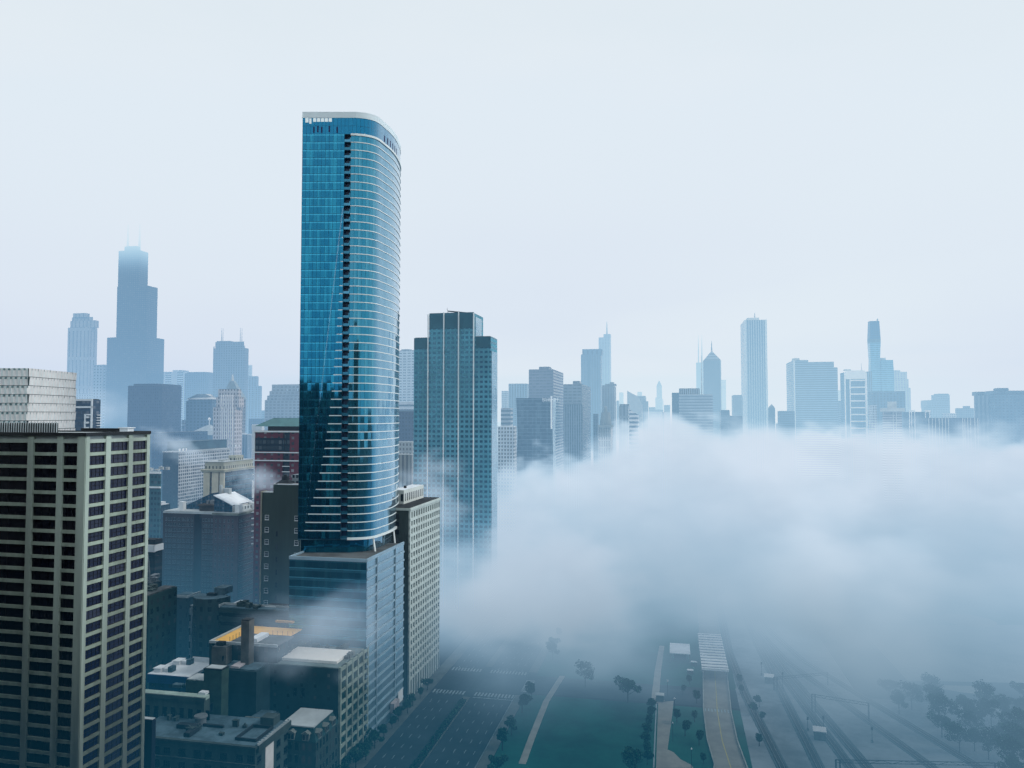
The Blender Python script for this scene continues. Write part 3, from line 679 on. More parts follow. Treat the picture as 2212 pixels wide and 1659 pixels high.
b = simple('broad_flat_block', 'broad flat-roofed block with a dark roof pit at the foot of the blank wall', 480, 642, 652, 1322, 305, facade('dk7', (.055, .095, .105), (.015, .03, .04), 60, 3.6, 1, .4, lit=0), roof_blue)
b.part('parapet', MB().box(-.1, b.w, b.d - .4, b.d, b.zt, b.zt + 1.2).box(-.1, .3, 0, b.d - .41, b.zt, b.zt + 1.2), roof_pale)
b.part('roof_pit', MB().box(b.w - 15, b.w - 4, 4, 8, b.zt + .41, b.zt + .9), roof_dark); b.part('roof_edge', MB().box(b.w - 4, b.w - 2, 4, 8, b.zt + .41, b.zt + 1).box(b.w - 15, b.w - 10, 3.4, 3.9, b.zt + .41, b.zt + .8), white_paint)

units(b, 8, 3, b.w - 16, 3, b.d - 3, b.zt, stone_dark, seed=61)
# ---------------------------------------------------------------- the near roofs, bottom centre left
orange = plain('orange_membrane', (.95, .55, .17), .7, .08, .2)
b = Bld('orange_roof_building', 'low building whose deck is covered by a bright orange membrane', 461, 605, 636, 268); zt = b.z(1399)
b.box('wall', 0, b.w, 0, b.d, 0, zt, facade('dk8', (.05, .085, .10), (.02, .03, .04), 3.4, 3.5, .4, .5))
x1_, x2_ = b.lx(494), b.lx(528)
yb = 22
b.part('orange_deck', MB().box(.6, x1_ + .6, .6, yb, zt + .01, zt + .35).box(x1_ + .6, b.w * .93, yb - 9, yb, zt + .01, zt + .34), orange)
b.part('roof', MB().box(x1_ + .7, b.w - .3, .6, yb - 9.1, zt + .01, zt + .3), roof_mid)
b.part('parapet', MB().box(-.1, b.w, -.1, .5, zt, zt + .9).box(-.1, .5, .51, yb + 4, zt, zt + .9), roof_pale)
b.part('orange_strip', MB().box(x2_ + 4, x2_ + 11, b.d + 6, b.d + 7.5, zt + 3.8, zt + 4.4), plain('orange_faded', (.50, .33, .15), .7, .1))
for i in range(9): b.part('railing_post', MB().tube((x1_ + .65, 2 + i * 2, zt + .3), (x1_ + .65, 2 + i * 2, zt + 2.0), .07), metal_dark)
for i in range(5): b.part('railing_post', MB().tube((x2_ + 5 + i * 2, yb - 9, zt + .3), (x2_ + 5 + i * 2, yb - 9, zt + 1.9), .07), metal_dark)
b.part('glass_skylight', MB().box(x2_ + 1.5, x2_ + 4.5, 3, 11, zt + .31, zt + 1.6), roof_white)
b = Bld('brown_stair_tower', 'plain brown stair tower rising through the orange deck', 528, 545, 556, 262); zt = b.z(1342)
b.box('wall', 0, b.w, 0, b.d, 0, zt, plain('brown_wall', (.17, .175, .17), .9, .3), roof_dark)
b = Bld('brown_lift_house', 'squat brown lift house between the orange deck and the bright white roof', 466, 497, 509, 262); zt = b.z(1401)
b.box('wall', 0, b.w, 0, b.d, 0, zt, MATS[('p', 'brown_wall')], roof_mid); b.part('duct', MB().box(1, 3.5, 1, 3, zt + .4, zt + 1.6), roof_dark)
b.part('window', MB().box(b.w - 1.5, b.w - .9, -.05, 0, zt - 4.2, zt - 2.6), g_black)
b = Bld('white_roof_building', 'low building with a bright white flat roof and a dark blue rim', 334, 418, 471, 272); zt = b.z(1461)
b.box('wall', 0, b.w, 0, b.d, 0, zt - .9, facade('wr', (.03, .08, .15), (.01, .03, .06), 3.4, 3.5, .4, .5)); b.part('roof', MB().box(-.4, b.w + .4, -.4, b.d, zt - .9, zt), roof_white)
b.part('rim', MB().box(-.2, b.w + .2, -.75, -.41, zt - 3, zt - .15), plain('blue_rim', (.02, .09, .22), .6, .2)); b.part('back_parapet', MB().box(b.w * .45, b.w + .3, b.d - .3, b.d, zt, zt + 1.7), roof_white)
for (x, y) in ((.8, 1.5), (2.2, b.d - 5)): b.part('stair_hatch', MB().box(x, x + 2.6, y, y + 3.4, zt + .01, zt + 1.3).box(x - .3, x + 2.9, y - .3, y + 3.7, zt + 1.3, zt + 1.45).box(x + 2.6, x + 5, y + 1, y + 3, zt + .01, zt + 1.2), roof_white)
for (x, y) in ((.8, 1.5), (2.2, b.d - 5)): b.part('roof_unit', MB().box(x + 5.1, x + 6.6, y + .6, y + 3.2, zt + .01, zt + 1.9), plain('slate_box', (.1, .17, .21)))
b = Bld('loft_building', 'grey stone loft building with tall narrow arched windows and a pale green roof', 290, 452, 464, 246); zt = b.z(1508)
b.box('wall', 0, b.w, 0, b.d, 0, zt - 1, plain('loft_wall', (.115, .15, .14), .9, .3, .15, streak=True)); b.part('roof', MB().box(.1, b.w - .1, .1, b.d - .1, zt - 1, zt + .1), plain('green_roof_felt', (.42, .52, .48), .85, .25, .15))
b.part('cornice', MB().box(-.4, b.w + .5, -.7, -.01, zt - 1.2, zt + .15), stone_dark)
xr0 = b.lx(322)
o = win_mesh(1.5, 6.6, g_black, metal_dark, 1, 4, .1); o.name = 'tall_window'
windows(b, o, [(xr0 + 1 + i * 3.1, -.06, zt - 10.3, 0) for i in range(8)])
o = win_mesh(1.6, 2.6, g_black, metal_dark, 1, 1, .1)
windows(b, o, [(b.w - 5.6, -.06, zt - 6.6, 0), (b.w - 5.6, -.06, zt - 12, 0), (b.w + .06, 3, zt - 5.6, pi / 2), (b.w + .06, 3, zt - 11, pi / 2)])
b.part('roof_unit', MB().box(b.w - 16, b.w - 12.5, 6, 8, zt + .11, zt + 1.1).box(b.w - 13, b.w - 11.5, 7, 9.5, zt + .11, zt + .8), MATS[('p', 'slate_box')]); b.part('white_hatch', MB().box(b.w - 3.5, b.w - 1, 2, 4, zt + .11, zt + .9), roof_white)
b = Bld('green_stair_block', 'square stair block with a white cap standing on the loft roofs', 450, 488, 503, 250); zt = b.z(1449)
sg_ = plain('moss_wall', (.075, .12, .10), .9, .3, .2)
b.box('wall', 0, b.w, 0, b.d, 0, zt, sg_); b.part('roof_cap', MB().box(-.1, b.w + .1, -.1, b.d + .1, zt, zt + .4), roof_dark); b.part('roof', MB().box(.4, b.w - .4, .4, b.d - .4, zt + .4, zt + .5), roof_pale)
b.part('lean_to', MB().box(-7.2, -.02, 1, 7, 0, zt - 4.2), sg_); b.part('lean_to_roof', MB().box(-7, -.1, 1.2, 6.8, zt - 4.19, zt - 3.9), roof_pale)

b = Bld('small_pale_roof_block', 'dark block with a small pale roof tucked behind the beige tower at lower left', 300, 342, 350, 222); zt = b.z(1556)
b.box('wall', 0, b.w, 0, b.d, 0, zt, plain('navy_wall', (.02, .035, .07), .9, .2), roof_pale, rh=.2)
b = Bld('courtyard_building', 'broad dark-roofed hotel in the lower foreground with a balustraded edge and a white wall panel', 290, 562, 632, 226); zt = b.z(1614)
cw = plain('courtyard_wall', (.10, .145, .15), .9, .3, .15, streak=True)
b.box('wall', 0, b.w, 0, b.d, 0, zt - .3, cw); b.part('roof', MB().box(.4, b.w - .4, .4, b.d - .4, zt - .29, zt), roof_blue)
b.part('cornice', MB().box(-.4, b.w + .5, -.8, .39, zt - .5, zt + .2), stone_dark)
b.part('eave', MB().box(b.w - .39, b.w + .9, .4, b.d, zt - 1.8, zt + .2), stone_dark)
for i in range(26): 
    y = .5 + i * (b.d - 1) / 26; b.part('cresting', MB().box(b.w + .2, b.w + .7, y, y + .45, zt + .2, zt + .75 + .25 * (i % 2)), roof_pale)
b.part('wall_panel', MB().box(b.w, b.w + .15, b.d * .28, b.d * .52, 0, zt - 2), plain('white_panel', (.72, .78, .78)))
o = win_mesh(2.2, 1.9, g_black, metal_dark, 3, 2, .1, sill=True)
sp4 = [(b.w - 44 + i * 4.6 + (i % 3) * .5, -.06, zt - 4.4 - j * 3.9, 0) for j in range(4) for i in range(10)] + [(b.w + .06, y, zt - 5.2 - j * 3.9, pi / 2) for j in range(4) for y in (1.0, b.d * .62, b.d * .85)]
windows(b, o, sp4)
for j in range(3): b.part('belt_course', MB().box(0, b.w + .12, -.12, -.01, zt - 5.3 - j * 3.9, zt - 5.05 - j * 3.9), stone_grey)
b.part('roof_fan', MB().tube((b.w - 26, 12, zt), (b.w - 26, 12, zt + 2.1), 1.7, 1.7, 14).tube((b.w - 26, 12, zt + 2.1), (b.w - 26, 12, zt + 2.6), 2.1, 2.0, 14), metal_grey)
b.part('duct_run', MB().box(b.w - 31, b.w - 24, 7, 9, zt, zt + 1.3).box(b.w - 25, b.w - 23, 2, 7, zt, zt + 1.2).box(b.w - 24, b.w - 17, 10, 10.7, zt, zt + .8), roof_dark)
units(b, 9, b.w - 40, b.w - 10, 2, b.d - 4, zt - .2, stone_dark, seed=21, s=(.8, 2.0))
b.part('roof_well', MB().box(b.w - 8.5, b.w - 1.5, 3, 3.4, zt, zt + .9).box(b.w - 8.5, b.w - 8.1, 3.41, 13, zt, zt + .9).box(b.w - 1.9, b.w - 1.5, 3.41, 13, zt, zt + .9).box(b.w - 8.1, b.w - 1.91, 12.6, 13, zt, zt + .9), roof_dark)
b.part('lift_house', MB().box(b.w - 7, b.w - 2.5, b.d - 5, b.d - 1, zt, zt + 2.4), stone_dark)
b = simple('party_wall_block', 'dark wall block left of the square-bayed avenue building, with a scrap of pale roof', 480, 562, 566, 1452, 256, plain('party_wall', (.045, .085, .10), .9, .3), roof_blue, dep=9)
b.part('pale_roof_patch', MB().box(b.lx(503), b.lx(521), 1, 6.5, b.zt + .41, b.zt + 1.0), plain('pinkish', (.5, .48, .5)))
# hazy low blocks between
b = simple('back_court_block', 'small teal block with a pale flat roof behind the foreground hotel', 508, 536, 546, 1520, 262, plain('back_wall', (.07, .12, .14), .9, .3), roof_blue)
b = simple('parapet_block', 'low stone-trimmed block with broken pale parapets behind the foreground hotel', 540, 580, 610, 1560, 250, facade('pb', (.09, .14, .16), (.03, .05, .06), 2.6, 3.8, .35, .6), roof_blue)
b.part('parapet', MB().box(0, b.w, -.2, .3, b.zt, b.zt + 1.3), stone_grey)
# mansard building with dormers
b = Bld('mansard_building', 'ornate old corner building with pedimented dormers in its slate mansard', 600, 690, 737, 243); ze_, zr_ = b.z(1604), b.z(1578)
b.box('wall', 0, b.w, 0, b.d, 0, ze_, facade('mans', (.085, .12, .12), (.015, .03, .035), 2.3, 3.9, .5, .6, lit=.2))
b.part('mansard', MB().frustum(-.2, b.w + .2, -.2, b.d, ze_, zr_, 1.8, b.w - 1.8, 1.8, b.d - 1), plain('slate', (.035, .10, .11), .7, .3, .3))
b.part('ridge_trim', MB().box(1.5, b.w - 1.5, 1.5, b.d - .8, zr_, zr_ + .35), roof_pale)
d0 = None
def dormer():
    r = empty('dormer', (0, 0, 0)); r.parent = b.root
    MB().box(-1.2, 1.2, -.3, 1.6, 0, 2.2).build('cheeks', stone_grey, r)
    gm = MB(); gable(gm, -1.5, 1.5, -.5, 1.7, 2.2, 3.1); gm.build('pediment', stone_grey, r)
    for x in (-.95, .15): MB().box(x, x + .8, -.36, -.31, .4, 1.9).build('pane', g_dark, r)
    return r
for i, (x, y, rz) in enumerate([(b.w - 13.5, .2, 0), (b.w - 8.5, .2, 0), (b.w - 3.5, .2, 0), (b.w - .2, 3, pi / 2), (b.w - .2, 8, pi / 2), (b.w - .2, 13, pi / 2)]):
    r = dormer(); r.location = (x, y, ze_ + .1); r.rotation_euler = (0, 0, rz)
# grid front with the bright roof
b = Bld('street_front_building', 'old avenue building with a bright pale roof and square bays framed in stone', 560, 739.5, 799, 262.6); zt = b.z(1446)
b.part('wall', MB().box(0, b.w - .5, 0, b.d, 0, zt), facade('sf', (.055, .10, .11), (.03, .05, .05), 5, 3.9, .2, .3, var=.35))
b.part('roof', MB().box(.3, b.w - .8, .4, b.d - .3, zt + .01, zt + .3), plain('mist_roof', (.22, .28, .29)))
b.part('bright_roof', MB().box(b.lx(600), b.lx(722), 4, 17, zt + .31, zt + 1.2), plain('chalk_roof', (.86, .88, .82), .7, .03))
nb = 5; bw = b.d / nb; fl = 3.72; sw = plain('avenue_stone', (.34, .40, .36), .85, .3, .15)
wl = MB()
for i in range(nb + 1): wl.box(b.w - .5, b.w + .35, min(b.d - .9, i * bw), min(b.d, i * bw + .9), 0, zt + .6)
for j in range(9): wl.box(b.w - .5, b.w + .2, 0, b.d, zt - j * fl - 1.0, zt - j * fl)
b.part('stone_frame', wl, sw)
o = win_mesh(bw - .9, fl - 1.0, glassm('green_glass', (.02, .06, .06), .2, .4), metal_dark, 2, 1, .12)
windows(b, o, [(b.w - .3, i * bw + .9, zt - (j + 1) * fl, pi / 2) for j in range(8) for i in range(nb)])
units(b, 9, 2, b.w - 6, 17.5, b.d - 1, zt, stone_dark, seed=31); units(b, 3, b.lx(730), b.w - 2, 2, 16, zt, stone_grey, seed=33, s=(.8, 1.6))
for i, (x, z) in enumerate(((-17, -10), (-14, -10))): b.part('small_window', MB().box(b.w + x, b.w + x + 1.1, -.06, 0, zt + z, zt + z + 2.6), g_black)
# ================================================================ skyline
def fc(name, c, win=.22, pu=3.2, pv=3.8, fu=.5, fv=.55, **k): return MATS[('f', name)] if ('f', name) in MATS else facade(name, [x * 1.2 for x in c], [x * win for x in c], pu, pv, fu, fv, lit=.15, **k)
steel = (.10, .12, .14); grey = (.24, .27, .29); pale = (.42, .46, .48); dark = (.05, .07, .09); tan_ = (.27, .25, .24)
def spire(b, x, y, z0, z1, r=.8, m=None, name='antenna', label=None):
    return b.part(name, MB().tube((x, y, z0), (x, y, z1), r, r * .3, 6), m or metal_grey)
def add(b, part, u0, u1, top, m, y0=None, y1=None, z0=None, roof=roof_mid, D=None):
    y0 = 0 if y0 is None else y0; y1 = b.d if y1 is None else y1
    x0, x1 = b.lx(u0, y0), b.lx(u1, y0); z = zat(top, b.depth((x0 + x1) / 2, y0))
    b.box(part, x0, x1, y0, y1, b.zt if z0 is None else z0, z, m, roof); return z
# --- left of the glass tower
b = simple('stepped_granite_tower', 'pale stepped granite tower, leftmost high-rise of the skyline', 143, 190, 207, 707, 1560, fc('gran', (.30, .31, .31), pu=9, pv=60, fu=.25, fv=.9))
z = add(b, 'shoulder', 148, 202, 693, fc('gran', 0), 6, b.d - 6); b.zt = z
z = add(b, 'shoulder', 153, 197, 686, fc('gran', 0), 12, b.d - 12); b.zt = z
add(b, 'crown', 161.5, 189.5, 678.5, fc('gran', 0), 16, b.d - 16)
add(b, 'lower_wing', 150, 196, 850, fc('gran_low', (.27, .28, .28), pu=6, pv=5), -14, 0, 0)
simple('grey_slab', 'grey slab tucked between the stepped tower and the tallest dark tower', 200, 222, 229, 788, 1500, fc('gs', (.25, .27, .28), pu=7, pv=6))
bk = fc('black_tower', (.035, .05, .065), .5, 4.6, 3.9, .7, .6)
b = simple('dark_stepped_skyscraper', 'tall dark stepped skyscraper whose twin masts vanish into cloud', 228.5, 315, 352.5, 727.5, 1440, bk)
b.zt2 = b.z(617); x1 = b.lx(314); b.box('middle_tube', b.lx(248), x1, 0, b.ly(336, x1), b.zt, b.zt2, bk, roof_mid)
x1 = b.lx(294); z = b.z(539); b.box('top_tube', b.lx(249.4), x1, 0, b.ly(314, x1), b.zt2, z, bk, roof_mid)
b.zt = z; add(b, 'rooftop_house', 262, 288, 532, bk, 4, b.ly(308, x1) * .8)
for u in (269, 294.5): spire(b, b.lx(u, 25), 25, z + 3, z + 58, 2.6, roof_pale)
b = simple('dark_glass_box', 'dark purple-blue box tower in front of the tall stepped skyscraper', 276, 350, 392, 833, 900, fc('dpb', (.065, .075, .11), .6, 3, 3.6))
add(b, 'penthouse', 288, 340, 829.5, fc('dpb', 0), 5, 50)
b = simple('white_balcony_tower', 'blue glass apartment tower outlined by white frames and ladder-like balconies', 150, 200, 217.5, 863, 470, facade('wbt', (.10, .15, .21), (.06, .10, .15), 3, 3.3, .7, .5, lit=.3))
fr_ = MB(); x1 = b.w; zt = b.zt
fr_.box(-.3, x1 + .3, -.5, -.02, zt - .8, zt + .3).box(-.3, x1 + .3, -.5, -.02, zt - 5.2, zt - 4.2).box(x1 - .8, x1 + .3, -.5, -.02, 0, zt - .8).box(x1 - 5.4, x1 - .8, -.5, -.02, zt - 9.8, zt - 9.0)
fr_.box(b.lx(184), b.lx(187), -.5, -.02, 0, zt - 9.8)
b.part('white_frame', fr_, white_paint)
o = MB().box(b.lx(187), b.lx(194.5), -.9, -.02, 0, 1.1).build('balcony', white_paint, b.root); o2 = MB().box(b.w, b.w + .8, b.ly(208), b.d, 0, .4).box(b.w, b.w + .8, b.ly(208), b.d, 1.7, 2.1).build('balcony_frame', white_paint, b.root)
for i in range(13):
    for q in (o, o2):
        c = q if i == 0 else q.copy()
        if i: col.objects.link(c)
        c.location.z = zt - 11.5 - i * 3.3
b = simple('pale_slab', 'pale flat slab just right of the tall stepped skyscraper', 350, 398, 408, 803, 1700, fc('ps', (.36, .40, .44), pu=30, pv=5)); add(b, 'penthouse', 372, 392, 800, fc('ps', 0), 5, 30)
b = simple('blue_slab', 'mid blue slab beside the twin-mast tower', 398, 450, 462, 806, 1500, fc('bs', (.14, .18, .23), pu=4, pv=4)); add(b, 'penthouse', 405, 443, 804, fc('bs', 0), 6, 30)
b = simple('twin_mast_tower', 'broad stepped tower with two pairs of thin masts and corner finials', 459, 527, 535.5, 752, 1380, fc('tm', (.16, .19, .22), .5, 5, 4.4, .55, .6))
z = add(b, 'crown', 464, 525.5, 739, fc('tm', 0), 8, b.d - 6); za = add(b, 'crown_notch', 466, 494, 737, fc('tm', 0), 8, 22)
for u in (476.5, 479.5, 517, 520.5): spire(b, b.lx(u, 14), 14, z, z + 27, .7)
for u in (459.8, 534): spire(b, b.lx(u) if u < 500 else b.w - 1, 1, b.zt, b.zt + 5, 1.5, name='finial')
b = simple('haze_tower', 'thin pale tower just behind the twin-mast tower', 533, 541, 544, 789, 1900, fc('ht', pale)); b = simple('stepped_blue_tower', 'blue stepped tower right of the twin-mast tower', 536, 553, 558, 813, 1500, fc('sb', (.20, .24, .29), pu=6)); add(b, 'lower_wing', 548, 562, 834, fc('sb', 0), -6, 0, 0)
b = simple('dark_low_block', 'dark blue low block in the gap left of the stepped gothic tower', 538, 566, 575, 905, 1150, fc('dlb', (.07, .10, .15)))
simple('far_gap_block', 'distant low block closing the bright gap in the skyline', 556, 576, 580, 887, 1500, fc('fgb', (.17, .20, .23)))
b = simple('gabled_gothic_tower', 'grey stepped tower with gothic gables left of the glass skyscraper', 572, 652, 660, 864, 1050, fc('gg', (.25, .26, .26), .7, 6, 4.2, .6, .5), dep=60)
b.zt = add(b, 'shoulder', 577, 652, 855, fc('gg', 0), 3, 50); b.zt = add(b, 'shoulder', 582, 652, 845, fc('gg', 0), 6, 46); b.zt = add(b, 'crown', 587, 652, 831, fc('gg', 0), 9, 42)
for u in (620, 643): x = b.lx(u, 9); b.part('gable', MB().face([(x - 4, 8.8, b.zt - 22), (x + 4, 8.8, b.zt - 22), (x, 8.8, b.zt - 4)]), roof_pale)
b = simple('hip_roof_tower', 'blue office tower with a pale hipped roof', 402, 458, 466, 866, 950, fc('hr', (.12, .16, .20), .6, 5, 4))
x0, x1 = b.lx(411), b.w; zr = b.z(851); b.part('hip_roof', MB().frustum(x0 - 4, x1 + 2, -3, b.d + 2, b.zt + 2, zr, x0 + 9, x1 - 9, 12, b.d - 8), roof_pale); b.part('eave_band', MB().box(x0 - 2, x1 + .6, -1, b.d, b.zt - 2, b.zt + 1.9), fc('hr', 0))
gw = fc('gothic_white', (.44, .43, .43), .35, 3.4, 4.2, .4, .55)
b = simple('gothic_white_tower', 'pinkish white gothic tower with upright ribs and a pointed lantern behind', 461, 508, 524, 880, 800, gw)
b.zt = add(b, 'upper_shaft', 467, 516, 858, gw, 2, b.d - 2); b.zt = add(b, 'upper_shaft', 471, 514, 841, gw, 4, b.d - 4)
ribs = MB()
for i in range(7): x = b.lx(478 + i * 4.1); ribs.box(x, x + .7, -.8, -.01, b.zt - 75, b.zt - 6)
b.part('ribs', ribs, plain('white_panel', 0))
b = simple('lantern_building', 'ornate building ending in a steep pyramid roof topped by a small lantern', 480, 520, 531, 862, 880, fc('lb', (.22, .24, .26))); z = b.zt
b.part('pyramid_roof', MB().frustum(-1, b.w + 1, -1, b.d + 1, z, b.z(822), b.lx(492), b.lx(500), b.d / 2 - 2, b.d / 2 + 2), plain('pale_green', (.30, .38, .42))); spire(b, b.lx(496), b.d / 2, b.z(822), b.z(808), 2.0, roof_pale, 'lantern')
b = simple('horizontal_band_office', 'small white office box with dark horizontal strips', 393, 424, 434, 908, 960, facade('hbo', (.62, .68, .72), (.10, .16, .22), 2, 11, .55, .8, lit=0))
b.part('roof_unit', MB().box(b.w - 7, b.w - 4, 6, 9, b.zt + .4, b.zt + 4), roof_pale)
b = simple('copper_pyramid_hall', 'broad hall with a low ribbed pyramid roof and a white ball finial', 396, 462, 502, 940, 900, fc('cph', (.14, .21, .26), .8, 8, 30, .3, .9))
xa = b.lx(468); za = b.z(917, b.depth(b.w * .6, b.d * .5)); rp = plain('ribbed_zinc', (.36, .42, .44), .6, .2, .3)
b.part('pyramid_roof', MB().frustum(b.w - 38, b.w + .8, -.8, b.d + .5, b.zt, za, b.w - 19, b.w - 18, b.d * .5, b.d * .5 + 1), rp)
b.part('ball_finial', MB().tube((b.w - 18.5, b.d * .5, za), (b.w - 18.5, b.d * .5, za + 4.5), .45).tube((b.w - 18.5, b.d * .5, za + 4.5), (b.w - 18.5, b.d * .5, za + 6.6), .9, 2, 8).tube((b.w - 18.5, b.d * .5, za + 6.6), (b.w - 18.5, b.d * .5, za + 8.4), 2, .8, 8), white_paint)
units(b, 5, 0, b.w - 39, 1, 24, b.zt, roof_pale, seed=44, s=(4, 9))
b = simple('white_strip_building', 'building faced with tall white upright strips', 478, 486, 517, 945, 840, facade('wsb', (.66, .72, .76), (.10, .17, .24), 5.0, 400, .62, 1, lit=0), roof_pale)
b = simple('grey_rib_building', 'grey building with fine upright ribs beside the red brick tower', 505, 535, 552, 939, 870, facade('grb', (.30, .37, .43), (.16, .22, .28), 3, 200, .5, 1, lit=0), roof_pale); units(b, 3, 3, b.w - 3, 3, 12, b.zt, roof_white, seed=2)
b = simple('low_white_block', 'low white roofed block showing left of the green roof', 545, 566, 572, 918, 640, fc('lwb', (.5, .54, .56), pu=40, pv=5), roof_white)
b = simple('haze_block', 'plain blue office block deep behind the pale grid slab', 330, 352, 380, 935, 800, fc('hb', (.06, .09, .13)), dep=80)
b = simple('wedge_office', 'blue mid-rise filling the gap under the pyramid hall', 492, 530, 560, 1006, 780, fc('wo', (.12, .17, .22)), roof_pale)
# --- between glass tower and finned tower
b = simple('white_window_tower', 'pale distant tower with strip windows between the two glass towers', 850, 894, 897, 757, 1150, facade('wwt', (.50, .54, .57), (.20, .25, .30), 7, 4.2, .7, .45, lit=0)); add(b, 'penthouse', 866, 886, 755, fc('ps', 0), 5, 20)
b = simple('ledge_office', 'low white office with long ledges between the two glass towers', 840, 893, 900, 868, 800, facade('lo', (.55, .60, .64), (.15, .20, .25), 200, 5, 1, .4, lit=0), roof_white)
b = simple('dusky_block', 'dusky blue block between the two glass towers', 840, 893, 900, 889, 720, fc('db', (.08, .09, .13)))
b = simple('arcade_block', 'cream block with small windows between the two glass towers', 840, 892, 899, 955, 600, fc('ab', (.40, .42, .42), .6, 2.8, 3.6), roof_pale)
b = simple('ribbed_cream_block', 'cream building with tall ribs just above the pale stone office roof', 840, 890, 899, 983, 520, facade('rcb', (.45, .47, .46), (.22, .25, .27), 3, 300, .4, 1, lit=0), roof_pale)
# --- right of the finned tower
def R(cx): return (1900 + cx / 2.011) / 1.8226
def RV(cy): return (1200 + cy / 2.011) / 1.8226
def Q(cx): return (2900 + cx / 1.954) / 1.8226
def QV(cy): return (1200 + cy / 1.954) / 1.8226
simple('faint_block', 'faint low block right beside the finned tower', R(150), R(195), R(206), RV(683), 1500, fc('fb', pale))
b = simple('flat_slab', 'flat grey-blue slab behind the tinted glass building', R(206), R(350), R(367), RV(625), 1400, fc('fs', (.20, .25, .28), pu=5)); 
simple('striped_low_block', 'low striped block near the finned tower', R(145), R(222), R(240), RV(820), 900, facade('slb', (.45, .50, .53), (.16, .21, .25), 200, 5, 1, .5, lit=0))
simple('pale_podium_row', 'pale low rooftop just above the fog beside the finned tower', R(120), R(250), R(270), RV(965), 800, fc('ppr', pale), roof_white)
b = simple('brown_office_slab', 'dusky brown office slab with a small penthouse', R(366), R(560), R(640), RV(512), 1050, fc('bos', (.17, .16, .18), .6, 5, 4.2, .9, .5)); add(b, 'penthouse', R(447), R(527), RV(492), fc('bos', 0), 6, 28)
b = Bld('tinted_glass_tower', 'dark folded glass tower carrying small white lettering', R(262), R(560), R(582), 830); zt = b.z(RV(737))
tgm = curtain('tinted', (.10, .16, .20), (.03, .06, .09), 3, 4, 0, metal=.4, rough=.3, lh=.05, lv=.05, head=.2, line=(.03, .05, .07))
fl_ = MB(); W_, D_ = b.w, b.d
for (z0, z1, i0, i1) in ((0, zt * .35, 1.5, 0), (zt * .35, zt * .72, 0, 2.2), (zt * .72, zt, 2.2, .5)):
    fl_.frustum(i0, W_ - i0 * .4, 0, D_, z0, z1, i1, W_ - i1 * .4, 0, D_)
b.part('folded_glazing', fl_, tgm)
b.part('corner_fin', MB().box(W_ - 3, W_ - 1, -.6, 0, zt * .76, zt + 2), white_paint)
def text(b, body, x, z, size, y, m, name='lettering'):
    cu = bpy.data.curves.new(name, 'FONT'); cu.body = body; cu.size = size; cu.extrude = .05; cu.offset = .02
    o = bpy.data.objects.new(name, cu); col.objects.link(o)
    bpy.context.view_layer.update(); me = bpy.data.meshes.new_from_object(o.evaluated_get(bpy.context.evaluated_depsgraph_get())); bpy.data.objects.remove(o)
    o = bpy.data.objects.new(name, me); col.objects.link(o); me.materials.clear(); me.materials.append(m); o.parent = b.root; o.rotation_euler = (pi / 2, 0, 0); o.location = (x, y, z); return o
text(b, 'ROOSEVELT', b.lx(R(471)), b.z(RV(755)), 3.4, -.2, white_paint); text(b, 'UNIVERSITY', b.lx(R(471)), b.z(RV(765)), 3.4, -.2, white_paint)
b = simple('long_grey_block', 'long grey office block with a paler side left of the crowned tower', R(640), R(790), R(856), RV(630), 1000, fc('lgb', (.20, .23, .25), .6, 6, 4.2, .8, .5)); add(b, 'penthouse', R(715), R(770), RV(606), fc('lgb', 0), 5, 25); add(b, 'front_wing', R(640), R(790), RV(790), fc('lgb2', (.15, .18, .20), pu=3, fv=.9), -10, 0, 0)
b = simple('notched_crown_tower', 'blue tower with a slotted crown left of the spired skyscraper', R(780), R(936), R(946), RV(392), 1480, fc('nc', (.15, .21, .27), .7, 5, 4)); z = add(b, 'crown', R(791), R(945), RV(352), fc('nc2', (.15, .21, .27), .4, 9, 28, .35, .8), 0, b.d)
b.part('slot', MB().box(b.lx(R(838)), b.lx(R(846)), -.6, 0, b.zt - 62, b.zt - 12), MATS[('p', 'slate_box')])
b = simple('spired_skyscraper', 'slim silver-blue skyscraper with a needle spire', R(921), R(1008), R(1019), RV(258), 2150, fc('sp', (.24, .30, .36), .7, 8, 4.2)); z = add(b, 'crown', R(960), R(1014), RV(233), fc('sp', 0), 4, 30); spire(b, b.lx(R(987), 15), 15, z, zat(RV(128), 2150), 3.0, roof_pale, 'spire')
b = simple('ornate_corner_tower', 'ornate grey tower with a ragged crown below the spired skyscraper', R(945), R(1040), R(1057), RV(640), 1150, fc('oc', (.24, .27, .29), .6, 4, 4)); b.zt = add(b, 'crown', R(970), R(1056), RV(628), fc('oc', 0), 3, 20); add(b, 'crown', R(1008), R(1036), RV(614), fc('oc', 0), 3, 16)
b = Bld('domed_tower', 'old stone tower with a colonnade, ribbed dome and lantern', R(917), R(1015), R(1029), 980); z1, z2, z3 = b.z(RV(960)), b.z(RV(870)), b.z(RV(800)); st_ = fc('dt', (.42, .43, .43), .5, 3, 9, .45, .8)
b.box('wall', 0, b.w, 0, b.d, 0, z1, st_, roof_pale); cxd, cyd = b.w / 2, b.d / 2
colm = MB()
for i in range(11): x = .6 + i * (b.w - 1.4) / 10; colm.tube((x, -.5, z1 - 14), (x, -.5, z1 - 2), .5, .45, 6)
b.part('colonnade', colm, stone_grey); b.part('cornice', MB().box(-.8, b.w + .8, -1.2, b.d + .8, z1 - 2, z1 + 1.2), stone_grey)
dm = MB()
